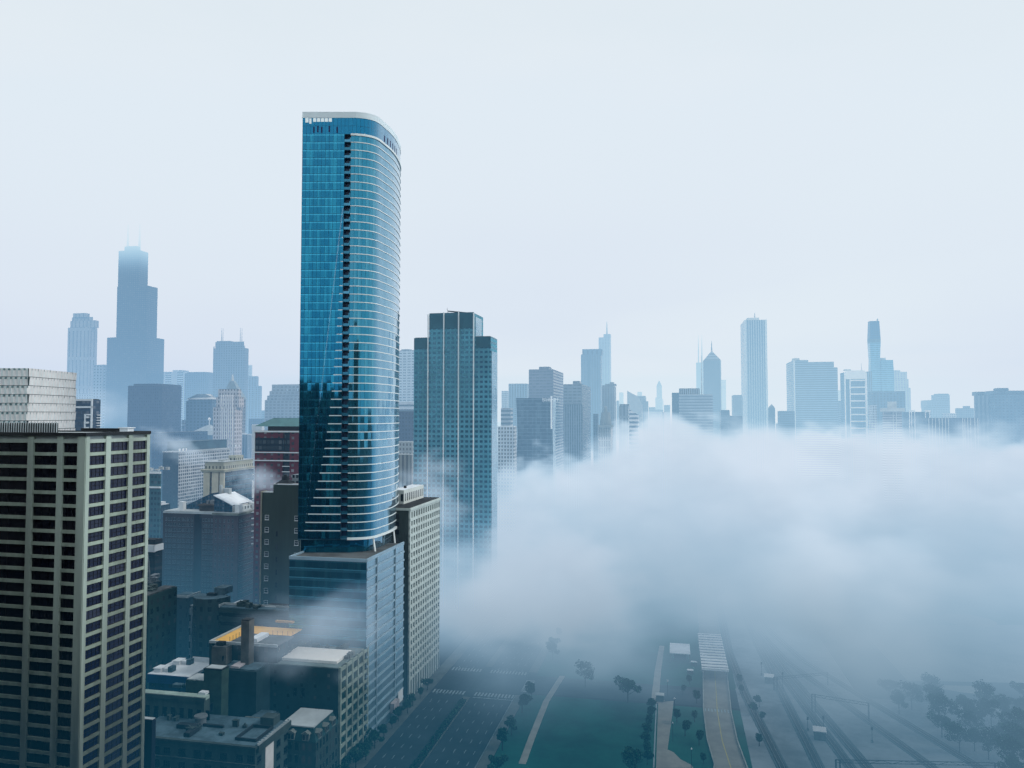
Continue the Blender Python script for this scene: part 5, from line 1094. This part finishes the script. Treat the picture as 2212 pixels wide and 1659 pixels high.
for i in range(6):
    for s_ in (-1, 1): MB().box(5.4 * s_ - .25, 5.4 * s_ + .25, i * 11, i * 11 + .5, 0, 4.99).build('post', roof_pale, r)
MB().box(-6.1, 6.1, -.3, -.02, 4.6, 5.6).build('front_beam', roof_white, r)
# yard surfaces
ey, ny_ = gl(1606, 1659)
sheet('yard_gravel', [(ey + 1, -175), (ey + 3, 0), (gl(1572, 1446)[0] + 1.5, 90), (200, 90), (330, 90), (330, -175)], .010, gravel)
sheet('yard_gravel', [(mid[0][0] + 8, 90), (mid[0][0] + 8, 700), (190, 700), (190, 90)], .010, gravel)
TR = []
tm_ = [((1700, 1452), (1875, 1659)), ((1700, 1430), (2000, 1648)), ((1668, 1430), (1838, 1659)), ((1735, 1428), (2060, 1625)), ((1640, 1400), (1740, 1600)), ((1610, 1500), (1690, 1659))]
names = ['nearest pair of rails sweeping through the yard', 'third pair of rails under the catenary gantries', 'second pair of rails beside the equipment huts', 'outermost pair of rails on the right of the yard', 'siding rails just left of the equipment huts', 'weedy siding rails closest to the busway']
for (p, q), lab in zip(tm_, names):
    a, c = gl(*p), gl(*q); d = ((a[0] - c[0]) / (a[1] - c[1])); pts = [(c[0] + d * k * 1.0, c[1] + k) for k in (-60, 0, a[1] - c[1])] + [(a[0] + d * 60 * .5, a[1] + 60), (a[0] + d * 30 + 3, a[1] + 300)]
    r = place(empty('railway_track', (0, 0, 0))); tag(r, lab, 'track', 'railway tracks'); 
    def ribbon(off, w, z0, z1, m, nm):
        mb = MB(); L = []
        for i, pp in enumerate(pts):
            a_ = pts[max(0, i - 1)]; c_ = pts[min(len(pts) - 1, i + 1)]; dd = math.hypot(c_[0] - a_[0], c_[1] - a_[1]); nx, ny = (c_[1] - a_[1]) / dd, -(c_[0] - a_[0]) / dd
            L.append(((pp[0] + nx * (off - w / 2), pp[1] + ny * (off - w / 2)), (pp[0] + nx * (off + w / 2), pp[1] + ny * (off + w / 2))))
        for (l0, r0), (l1, r1) in zip(L, L[1:]): mb.face([(*l0, z1), (*r0, z1), (*r1, z1), (*l1, z1)]); mb.face([(*r0, z0), (*r1, z0), (*r1, z1), (*r0, z1)]); mb.face([(*l0, z0), (*l0, z1), (*l1, z1), (*l1, z0)])
        return mb.build(nm, m, r)
    ribbon(0, 4.0, .012, .22, ballast, 'ballast_bed'); ribbon(0, 2.5, .225, .30, plain('sleepers', (.09, .09, .085), .9, .3, 2), 'sleeper_bed')
    for s_ in (-.72, .72): ribbon(s_, .16, .30, .45, plain('rail_steel', (.30, .32, .34), .35, .2, 1, metal=.6), 'rail')
tuft = plain('weed', (.03, .10, .075), .95, .4, .2)
def mast(u, v, top_v):
    x, y = gat(u, v); return x, y, zat(top_v, y)
for i, (A, B_, lab) in enumerate(((( 1754, 1539, 1499), (1877, 1560, 1504), 'catenary gantry on twin posts spanning the tracks, middle of the yard'), ((1672, 1491, 1463), (1788, 1480, 1453), 'fainter catenary gantry farther up the yard'), ((1806, 1668, 1641), (2150, 1675, 1648), 'nearest catenary gantry at the lower edge of the picture'))):
    xa, ya, za = mast(*A); xb, yb_, zb_ = mast(*B_); H_ = min(za, 9.5); r = empty('catenary_gantry', (xa, ya, 0)); tag(r, lab, 'gantry', 'catenary gantries over the tracks')
    dx, dy = xb - xa, yb_ - ya
    for px_ in (0, 1.4): MB().box(px_ - .22, px_ + .22, -.2, .2, 0, H_).build('post', metal_dark, r)
    MB().box(dx - .22, dx + .22, dy - .2, dy + .2, 0, H_).build('post', metal_dark, r)
    bm2 = MB().tube((0, 0, H_), (dx, dy, H_), .14, .14, 5).tube((0, 0, H_ - 1), (dx, dy, H_ - 1), .12, .12, 5)
    for k in range(14): t0, t1 = k / 14, (k + 1) / 14; bm2.tube((dx * t0, dy * t0, H_ - (k % 2)), (dx * t1, dy * t1, H_ - ((k + 1) % 2)), .08, .08, 4)
    bm2.build('truss_beam', metal_dark, r)
for i, (u, v, t, lab) in enumerate(((1779, 1583, 1546, 'right signal mast beside the white-topped hut'), (1745, 1578, 1548, 'left signal mast beside the white-topped hut'), (1691, 1490, 1452, 'signal mast beside the farther hut'), (1884, 1604, 1570, 'signal mast between the right-hand tracks'), (1645, 1459, 1430, 'thin pole above the farther hut'))):
    x, y, z = mast(u, v, t); r = empty('signal_mast', (x, y, 0)); tag(r, lab, 'mast', 'signal masts in the yard'); z = min(z, 9)
    MB().tube((0, 0, 0), (0, 0, z), .12, .09, 6).build('pole', metal_dark, r); MB().box(-.35, .35, -.3, .3, 0, .9).build('base', stone_dark, r); MB().box(-.3, .3, -.25, .25, z - 1.2, z - .1).build('signal_head', metal_dark, r)
for i, (u, v, w_, d_, h_, lab) in enumerate(((1771, 1600, 4.2, 4.5, 3.2, 'equipment hut with a bright white roof beside the nearest tracks'), (1661, 1477, 3.6, 4.2, 2.8, 'fainter equipment hut with a white roof farther up the yard'))):
    x, y = gat(u, v); r = empty('equipment_hut', (x, y, 0), -TH - .15); tag(r, lab, 'hut'); MB().box(-w_ / 2, w_ / 2, 0, d_, 0, h_).build('wall', stone_dark, r); MB().box(-w_ / 2 - .3, w_ / 2 + .3, -.3, d_ + .3, h_ + .01, h_ + .3).build('roof', roof_white, r); MB().box(-.5, .5, -.06, 0, 0, 2.1).build('door', metal_dark, r)
# right side: parking, fields, wedge path, trees
sheet('parking_lot', [gl(1850, 1350), gl(2300, 1350), gl(2320, 1478), gl(1960, 1470)], .014, plain('parking_asphalt', (.36, .40, .42), .9, .2, .05))
pm = MB()
for j in range(7):
    for i in range(48): 
        a, c = gl(1870 + j * 14 + i * 8, 1362 + j * 15); pm.face([(a, c, .02), (a + .25, c, .02), (a + .25, c + 5, .02), (a, c + 5, .02)])
o = place(pm.build('parking_markings', paint_w)); o['kind'] = 'structure'
def oval(u, v, re, rn, z=.014):
    e, n = gl(u, v); return [(e + re * cos(t), n + rn * sin(t)) for t in [2 * pi * i / 28 for i in range(28)]]
field_m = plain('field_sand', (.42, .42, .38), .9, .1, .1)
sheet('field_grass', [gl(1790, 1352), gl(1700, 1262), gl(2400, 1262), gl(2400, 1349)], .010, plain('field_grass', (.12, .22, .20), .95, .3, .03))
sheet('ball_field_sand', oval(1905, 1331, 13, 15), .016, field_m); sheet('ball_field_sand', oval(2090, 1340, 15, 15), .016, field_m)
sheet('pale_path_wedge', [gl(1985, 1479), gl(2142, 1483), gl(2138, 1502), gl(2080, 1496)], .018, path_m)
ti = 0
for k in range(70):
    u, v = rt.uniform(1870, 2230), rt.uniform(1500, 1700)
    if v < 1500 + (u - 1870) * .05 or (u - 1800) * .62 + 1440 < v - 25: continue
    e, n = gl(u, v)
    if any((e - a) ** 2 + (n - c) ** 2 < 30 for a, c in TREES): continue
    tree(e, n, rt.choice((0, 1)), 'dark park tree in the grove right of the rail yard', 'trees in the grove right of the rail yard', rt.uniform(.8, 1.15), rt.uniform(0, 6))
for k in range(22):
    u, v = rt.uniform(960, 1400), rt.uniform(1470, 1700)
    e, n = gl(u, v)
    if e < 70 or any((e - a) ** 2 + (n - c) ** 2 < 46 for a, c in TREES) or min((e - a) ** 2 + (n - c) ** 2 for a, c in pl) < 60: continue
    if 1180 < u < 1330 and v > 1490: continue
    tree(e, n, rt.choice((0, 1, 1)), 'dark park tree on the lawn between the avenue and the promenade', 'trees on the lawn east of the avenue', rt.uniform(.8, 1.2), rt.uniform(0, 6))
for (u, v) in ((1640, 1527), (1645, 1560), (1632, 1545), (1640, 1612), (1598, 1480), (1604, 1500), (1462, 1560), (1500, 1560), (1480, 1590), (1505, 1520), (1475, 1500), (1510, 1610), (1520, 1650), (1490, 1480)):
    e, n = gl(u, v); tree(e, n, 2, 'low dark shrub-like tree beside the busway', 'low trees beside the busway', rt.uniform(.5, .8), rt.uniform(0, 6))
# unseen blocks added outside the frame to shade the street and stand in reflections
def unseen_block(name, label, x0, x1, y0, y1, z, m):
    r = empty(name, (x0, y0, 0)); tag(r, label, 'building', kind='thing'); MB().box(0, x1 - x0, 0, y1 - y0, 0, z).build('wall', m, r); MB().box(.5, x1 - x0 - .5, .5, y1 - y0 - .5, z + .01, z + .4).build('roof', roof_mid, r)
nm_ = facade('unseen_block', (.16, .16, .15), (.02, .03, .04), 3.2, 3.3, .6, .5)
unseen_block('added_shade_tower', 'plain tower added unseen outside the left edge to shade the beige tower', -215, -112, 70, 156, 138, nm_)
unseen_block('added_shade_block', 'unseen block added below the frame to shade the street', -92, -14, 30, 150, 50, nm_)
unseen_block('added_viewpoint_tower', 'unseen high tower added at the viewpoint, behind the camera', -45, 40, -70, -6, 190, nm_)
unseen_block('added_reflection_tower', 'unseen tower added behind the viewpoint to the west for shade and reflections', -230, -130, -120, -40, 120, nm_)
# ---------------------------------------------------------------- haze and fog: density grids filled by noise fields
def vol_mat(name, sig, L, k, lit=None):
    """fog that dims what is behind it by sig per channel and glows with a set colour L in place of scattered skylight; lit(h, x, y, z, pos) varies that light"""
    m, nt = new_mat(name); h = N(nt)
    at = h.n('ShaderNodeAttribute', attribute_name='density'); d = h.m('MULTIPLY', at.outputs['Fac'], k)
    ab = h.n('ShaderNodeVolumeAbsorption'); ab.inputs[0].default_value = (1 - sig[0], 1 - sig[1], 1 - sig[2], 1); h.link(d, ab.inputs[1])
    em = h.n('ShaderNodeEmission')
    if lit:
        ge = h.n('ShaderNodeNewGeometry'); sp = h.n('ShaderNodeSeparateXYZ'); h.link(ge.outputs['Position'], sp.inputs[0])
        c = lit(h, *sp.outputs[:3], ge.outputs['Position']); vm = h.n('ShaderNodeVectorMath', operation='MULTIPLY'); h.link(c, vm.inputs[0]); vm.inputs[1].default_value = sig; h.link(vm.outputs[0], em.inputs[0])
    else: em.inputs[0].default_value = (sig[0] * L[0], sig[1] * L[1], sig[2] * L[2], 1)
    h.link(d, em.inputs[1])
    ad = h.n('ShaderNodeAddShader'); h.link(ab.outputs[0], ad.inputs[0]); h.link(em.outputs[0], ad.inputs[1])
    o = h.n('ShaderNodeOutputMaterial'); h.link(ad.outputs[0], o.inputs['Volume'])
    return m
def lit_bank(h, x, y, z, pos):
    mp = h.n('ShaderNodeVectorMath', operation='MULTIPLY'); h.link(pos, mp.inputs[0]); mp.inputs[1].default_value = (1, 1, 1.4)
    no = h.n('ShaderNodeTexNoise'); no.inputs['Scale'].default_value = 1 / 120; no.inputs['Detail'].default_value = 5; no.inputs['Roughness'].default_value = .6; h.link(mp.outputs[0], no.inputs['Vector'])
    cr = h.m('ABSOLUTE', h.m('SUBTRACT', no.outputs[0], .5))     # skylight painted into the glow: crests brighter, creases between billows greyer
    f = h.m('ADD', h.ramp(z, 0, 100, .05, .45, False), h.ramp(cr, 0, .17, 0, .75, False))
    return h.mix(h.m('MINIMUM', f, 1), (.43, .56, .70, 1), (.655, .755, .875, 1))
def lit_haze(h, x, y, z, pos):
    mp = h.n('ShaderNodeVectorMath', operation='MULTIPLY'); h.link(pos, mp.inputs[0]); mp.inputs[1].default_value = (1, .5, 3.5)
    no = h.n('ShaderNodeTexNoise'); no.inputs['Scale'].default_value = 1 / 900; no.inputs['Detail'].default_value = 3; h.link(mp.outputs[0], no.inputs['Vector'])
    f = h.ramp(h.m('ADD', no.outputs[0], h.ramp(x, -1500, 800, -.10, .06)), .38, .62)
    f = h.m('MAXIMUM', f, h.ramp(z, 330, 430))
    return h.mix(f, (.61, .725, .875, 1), (.755, .84, .91, 1))
def lit_mist(h, x, y, z, pos):
    f = h.m('ADD', h.m('MULTIPLY', h.ramp(y, 255, 400), h.ramp(x, -130, -35, .12, 1)), h.m('MULTIPLY', h.ramp(x, 40, 230), .75))
    return h.mix(h.m('MINIMUM', f, 1), (.010, .092, .155, 1), (.30, .47, .62, 1))  # near glow kept dark: street shade put into the mist colour
def vol_object(name, lo, hi, res, field, mat, label, kind='structure'):
    ng = bpy.data.node_groups.new(name + '_field', 'GeometryNodeTree')
    ng.interface.new_socket('Geometry', in_out='OUTPUT', socket_type='NodeSocketGeometry')
    ng.interface.new_socket('Geometry', in_out='INPUT', socket_type='NodeSocketGeometry')
    h = N(ng); out = h.n('NodeGroupOutput'); h.n('NodeGroupInput')
    vc = h.n('GeometryNodeVolumeCube')
    vc.inputs['Min'].default_value = lo; vc.inputs['Max'].default_value = hi
    for i, a in enumerate(('X', 'Y', 'Z')): vc.inputs['Resolution ' + a].default_value = res[i]
    pos = h.n('GeometryNodeInputPosition'); sp = h.n('ShaderNodeSeparateXYZ'); h.link(pos.outputs[0], sp.inputs[0])
    h.put(vc.inputs['Density'], field(h, pos.outputs[0], *sp.outputs[:3]))
    sm = h.n('GeometryNodeSetMaterial'); sm.inputs['Material'].default_value = mat
    h.link(vc.outputs[0], sm.inputs['Geometry']); h.link(sm.outputs[0], out.inputs[0])
    me = bpy.data.meshes.new(name); me.materials.append(mat)
    o = bpy.data.objects.new(name, me); col.objects.link(o)
    md = o.modifiers.new('field', 'NODES'); md.node_group = ng
    tag(o, label, None, None, kind)
    return o
def gnoise(h, pos, scale, detail=4, rough=.55, stretch=None, off=(0, 0, 0)):
    mp = h.n('ShaderNodeVectorMath', operation='MULTIPLY_ADD'); h.link(pos, mp.inputs[0]); mp.inputs[1].default_value = stretch or (1, 1, 1); mp.inputs[2].default_value = off
    no = h.n('ShaderNodeTexNoise', noise_dimensions='3D'); h.link(mp.outputs[0], no.inputs['Vector'])
    no.inputs['Scale'].default_value = scale; no.inputs['Detail'].default_value = detail; no.inputs['Roughness'].default_value = rough
    return no.outputs[0]
def haze_field(h, p, x, y, z):
    n = gnoise(h, p, 1 / 500, 3, .5, (1, 1, 2.0))
    d = h.ramp(y, 250, 620, 0.0, 1.0, False)
    d = h.m('MULTIPLY', d, h.ramp(x, -300, 700, .85, .95))
    d = h.m('MULTIPLY', d, h.ramp(z, 0, 300, 1.25, .85))
    d = h.m('MULTIPLY', d, h.m('ADD', .4, h.m('MULTIPLY', n, 1.2)))
    ceil = h.m('MULTIPLY', h.ramp(h.m('ADD', z, h.m('MULTIPLY', h.m('SUBTRACT', n, .5), 90)), 372, 455), 16.0)
    ceil = h.m('MULTIPLY', ceil, h.ramp(y, 900, 1200))
    return h.m('ADD', d, ceil)
def fog_field(h, p, x, y, z):
    n0 = gnoise(h, p, 1 / 260, 3, .5, (1, 1, 1.0), (9, 2, 5)); n1 = gnoise(h, p, 1 / 120, 5, .6, (1, 1, 1.4)); n2 = gnoise(h, p, 1 / 42, 5, .62, (1, 1, 1.2), (31, 7, 3))
    c0, c1, c2 = [h.m('SUBTRACT', q, .5) for q in (n0, n1, n2)]
    e = h.m('SUBTRACT', x, h.m('MULTIPLY_ADD', h.m('SUBTRACT', y, 285), .2095, -54))
    # how far into the bank: 0 at its torn front, 1 well inside
    r = h.ramp(h.m('ADD', h.m('ADD', y, h.m('MULTIPLY', c0, 300)), h.m('ADD', h.m('MULTIPLY', c1, 220), h.m('MULTIPLY', c2, 75))), 250, 510)
    hgt = h.m('MULTIPLY', h.ramp(y, 290, 520, 18, 82), h.m('MULTIPLY', h.ramp(y, 850, 1150, 1, .84), h.ramp(e, -20, 140, .6, 1)))
    top = h.m('ADD', h.m('MULTIPLY', hgt, h.ramp(x, 150, 450, 1, .88)), h.m('ADD', h.m('MULTIPLY', c0, 70), h.m('MULTIPLY', h.m('ABSOLUTE', c1), 230)))
    bx = h.m('DIVIDE', h.m('SUBTRACT', x, 165), 95); by = h.m('DIVIDE', h.m('SUBTRACT', y, 860), 170)
    bump = h.m('MULTIPLY', h.m('EXPONENT', h.m('MULTIPLY', h.m('ADD', h.m('MULTIPLY', bx, bx), h.m('MULTIPLY', by, by)), -1)), 22)
    top = h.m('ADD', top, bump)
    body = h.ramp(h.m('DIVIDE', h.m('ADD', h.m('SUBTRACT', top, z), h.m('MULTIPLY', c2, 50)), 9), 0, 1)
    side = h.ramp(h.m('ADD', h.m('ADD', e, h.ramp(y, 310, 430, 0, 95)), h.m('ADD', h.m('MULTIPLY', c1, 130), h.m('MULTIPLY', c2, 40))), 5, 75)
    thick = h.m('MAXIMUM', h.m('ADD', .55, h.m('ADD', h.m('MULTIPLY', c1, 2.2), h.m('MULTIPLY', c2, 2.6))), .04)
    return h.m('MULTIPLY', h.m('MULTIPLY', body, side), h.m('MULTIPLY', r, thick))
def mist_field(h, p, x, y, z):
    n1 = gnoise(h, p, 1 / 110, 4, .55)
    e = h.m('SUBTRACT', x, h.m('MULTIPLY_ADD', h.m('SUBTRACT', y, 285), .2095, -54))
    d = h.ramp(h.m('ADD', z, h.m('MULTIPLY', n1, 40)), 40, 105, 1, 0)
    near = h.m('MULTIPLY', h.ramp(y, 190, 260, 1.7, 1.25), h.ramp(e, -10, 40, 1.15, 2.0))
    d = h.m('MULTIPLY', d, h.m('MAXIMUM', near, h.ramp(e, 90, 230, 0, 3.4))); d = h.m('MULTIPLY', d, h.ramp(y, 290, 420, .8, 1.4))
    d = h.m('MULTIPLY', d, h.ramp(y, 60, 110))
    return h.m('MULTIPLY', d, h.ramp(n1, .38, .62, .35, 1.65))
def puff(name, label, c, r, amp, res, scale, seed, k, shear=(0, 0)):
    """a loose drift of steam around centre c with radii r"""
    def field(h, p, x, y, z):
        n = gnoise(h, p, scale, 5, .62, (1, 1, 1.6), (seed, seed * 2, 0))
        dx = h.m('DIVIDE', h.m('SUBTRACT', x, c[0]), r[0]); dy = h.m('DIVIDE', h.m('SUBTRACT', y, c[1]), r[1]); dz = h.m('DIVIDE', h.m('SUBTRACT', z, h.m('MULTIPLY_ADD', h.m('SUBTRACT', x, c[0]), shear[0], c[2])), r[2])
        q = h.m('SQRT', h.m('ADD', h.m('ADD', h.m('MULTIPLY', dx, dx), h.m('MULTIPLY', dy, dy)), h.m('MULTIPLY', dz, dz)))
        v = h.m('SUBTRACT', h.m('ADD', 1.0, h.m('MULTIPLY', h.m('SUBTRACT', n, .5), amp)), q)
        return h.m('MAXIMUM', h.m('MULTIPLY', v, 1.0), 0.0)
    ex = 1.35
    return vol_object(name, tuple(c[i] - r[i] * ex for i in range(3)), tuple(c[i] + r[i] * ex for i in range(3)), res, field, vol_mat(name, (.8, .92, 1.0), FOGL, k), label, 'stuff')
HAZEL = (.725, .815, .90); FOGL = (.58, .69, .82)
puff('steam_drift', 'thin white drift of mist over the roofs below the podium', (-64, 268, 47), (30, 24, 12), 2.8, (56, 36, 26), 1 / 22, 3, .034)
puff('steam_plume', 'white steam plume drifting across the red brick tower', (-133, 400, 88), (20, 8, 9), 3.0, (44, 20, 24), 1 / 10, 9, .07, (-.12, 0))
puff('steam_plume', 'small white steam cloud before the dark box tower', (-248, 560, 100), (24, 14, 10), 3.0, (44, 24, 20), 1 / 12, 5, .06, (-.45, 0))
puff('fog_wisp', 'grey wisp of fog curling over the pale stone office roof', (-42, 430, 72), (20, 20, 34), 3.0, (30, 30, 44), 1 / 18, 21, .035, (-.6, 0))
puff('fog_wisp', 'pale wisp of cloud across the foot of the tall stepped skyscraper', (-640, 1150, 128), (110, 60, 30), 3.0, (60, 30, 24), 1 / 55, 14, .009)
puff('fog_wisp', 'shoulder of fog rolling around the foot of the finned tower', (14, 428, 24), (58, 44, 38), 2.2, (60, 50, 44), 1 / 30, 41, .13)
vol_object('haze', (-3500, 250, 0), (3500, 5600, 620), (56, 72, 40), haze_field, vol_mat('haze', (.40, .71, 1.0), HAZEL, .00092, lit_haze), 'pale blue haze thickening with distance and closing over the tallest tower')
vol_object('fog_bank', (-200, 180, 0), (1700, 2600, 125), (330, 420, 64), fog_field, vol_mat('fog_bank', (.66, .86, 1.0), FOGL, .042, lit_bank), 'white fog bank lying over the park and the foot of the towers')
vol_object('ground_mist', (-420, 60, 0), (620, 760, 140), (70, 48, 14), mist_field, vol_mat('ground_mist', (.86, .93, 1.0), FOGL, .0028, lit_mist), 'thin blue mist hanging low between the buildings and over the yards')
# ---------------------------------------------------------------- light
w = bpy.data.worlds.new('World'); sc.world = w; w.use_nodes = True
nt = w.node_tree; nt.nodes.clear(); h = N(nt)
SUN_EL, SUN_AZ = radians(42), radians(97)      # azimuth clockwise from +Y
sky = h.n('ShaderNodeTexSky', sky_type='NISHITA'); sky.sun_disc = False; sky.sun_elevation = SUN_EL; sky.sun_rotation = SUN_AZ; sky.air_density = 1.5; sky.dust_density = 3
bg1 = h.n('ShaderNodeBackground'); h.link(sky.outputs[0], bg1.inputs[0]); bg1.inputs[1].default_value = .08
tc = h.n('ShaderNodeTexCoord'); sp = h.n('ShaderNodeSeparateXYZ'); h.link(tc.outputs['Generated'], sp.inputs[0])
cl = h.n('ShaderNodeTexNoise'); cl.inputs['Scale'].default_value = 2.2; cl.inputs['Detail'].default_value = 5; cl.inputs['Roughness'].default_value = .5
mp = h.n('ShaderNodeMapping'); mp.inputs['Scale'].default_value = (1, 1, 3.0); h.link(tc.outputs['Generated'], mp.inputs[0]); h.link(mp.outputs[0], cl.inputs['Vector'])
up = h.ramp(sp.outputs[2], 0.02, .30)
c1 = h.mix(up, (.64, .745, .875, 1), (.78, .86, .915, 1))
c2 = h.mix(h.ramp(cl.outputs[0], .35, .7), c1, (.82, .89, .935, 1))
c2 = h.mix(h.ramp(sp.outputs[2], -.05, 0.0), (.10, .13, .17, 1), c2)
bg2 = h.n('ShaderNodeBackground'); h.link(c2, bg2.inputs[0]); bg2.inputs[1].default_value = 1.0
mx = h.n('ShaderNodeMixShader'); mx.inputs[0].default_value = .93; h.link(bg1.outputs[0], mx.inputs[1]); h.link(bg2.outputs[0], mx.inputs[2])
o = h.n('ShaderNodeOutputWorld'); h.link(mx.outputs[0], o.inputs[0])
sl = bpy.data.lights.new('sun', 'SUN'); sl.energy = 1.2; sl.angle = radians(14); sl.color = (1, .98, .95)
so = bpy.data.objects.new('sun', sl); col.objects.link(so)
dv = Vector((sin(SUN_AZ) * cos(SUN_EL), cos(SUN_AZ) * cos(SUN_EL), sin(SUN_EL)))
so.rotation_euler = dv.to_track_quat('Z', 'Y').to_euler()
# ---------------------------------------------------------------- camera and render settings
cd = bpy.data.cameras.new('camera'); cd.sensor_width = 36; cd.lens = F / 2212 * 36; cd.clip_start = .5; cd.clip_end = 30000
co = bpy.data.objects.new('camera', cd); col.objects.link(co); co.location = (0, 0, EYE); co.rotation_euler = (pi / 2 + PITCH, 0, 0)
sc.camera = co
sc.view_settings.view_transform = 'Standard'; sc.view_settings.look = 'None'; sc.view_settings.exposure = 0; sc.view_settings.gamma = 1
cy = sc.cycles
cy.max_bounces = 2; cy.diffuse_bounces = 1; cy.glossy_bounces = 1; cy.transmission_bounces = 2; cy.volume_bounces = 0; cy.transparent_max_bounces = 8
cy.volume_step_rate = 3.0; cy.volume_max_steps = 256; cy.caustics_reflective = False; cy.caustics_refractive = False
cy.use_adaptive_sampling = True; cy.adaptive_threshold = 0.03; cy.adaptive_min_samples = 8; cy.use_denoising = True; cy.sample_clamp_indirect = 1.5
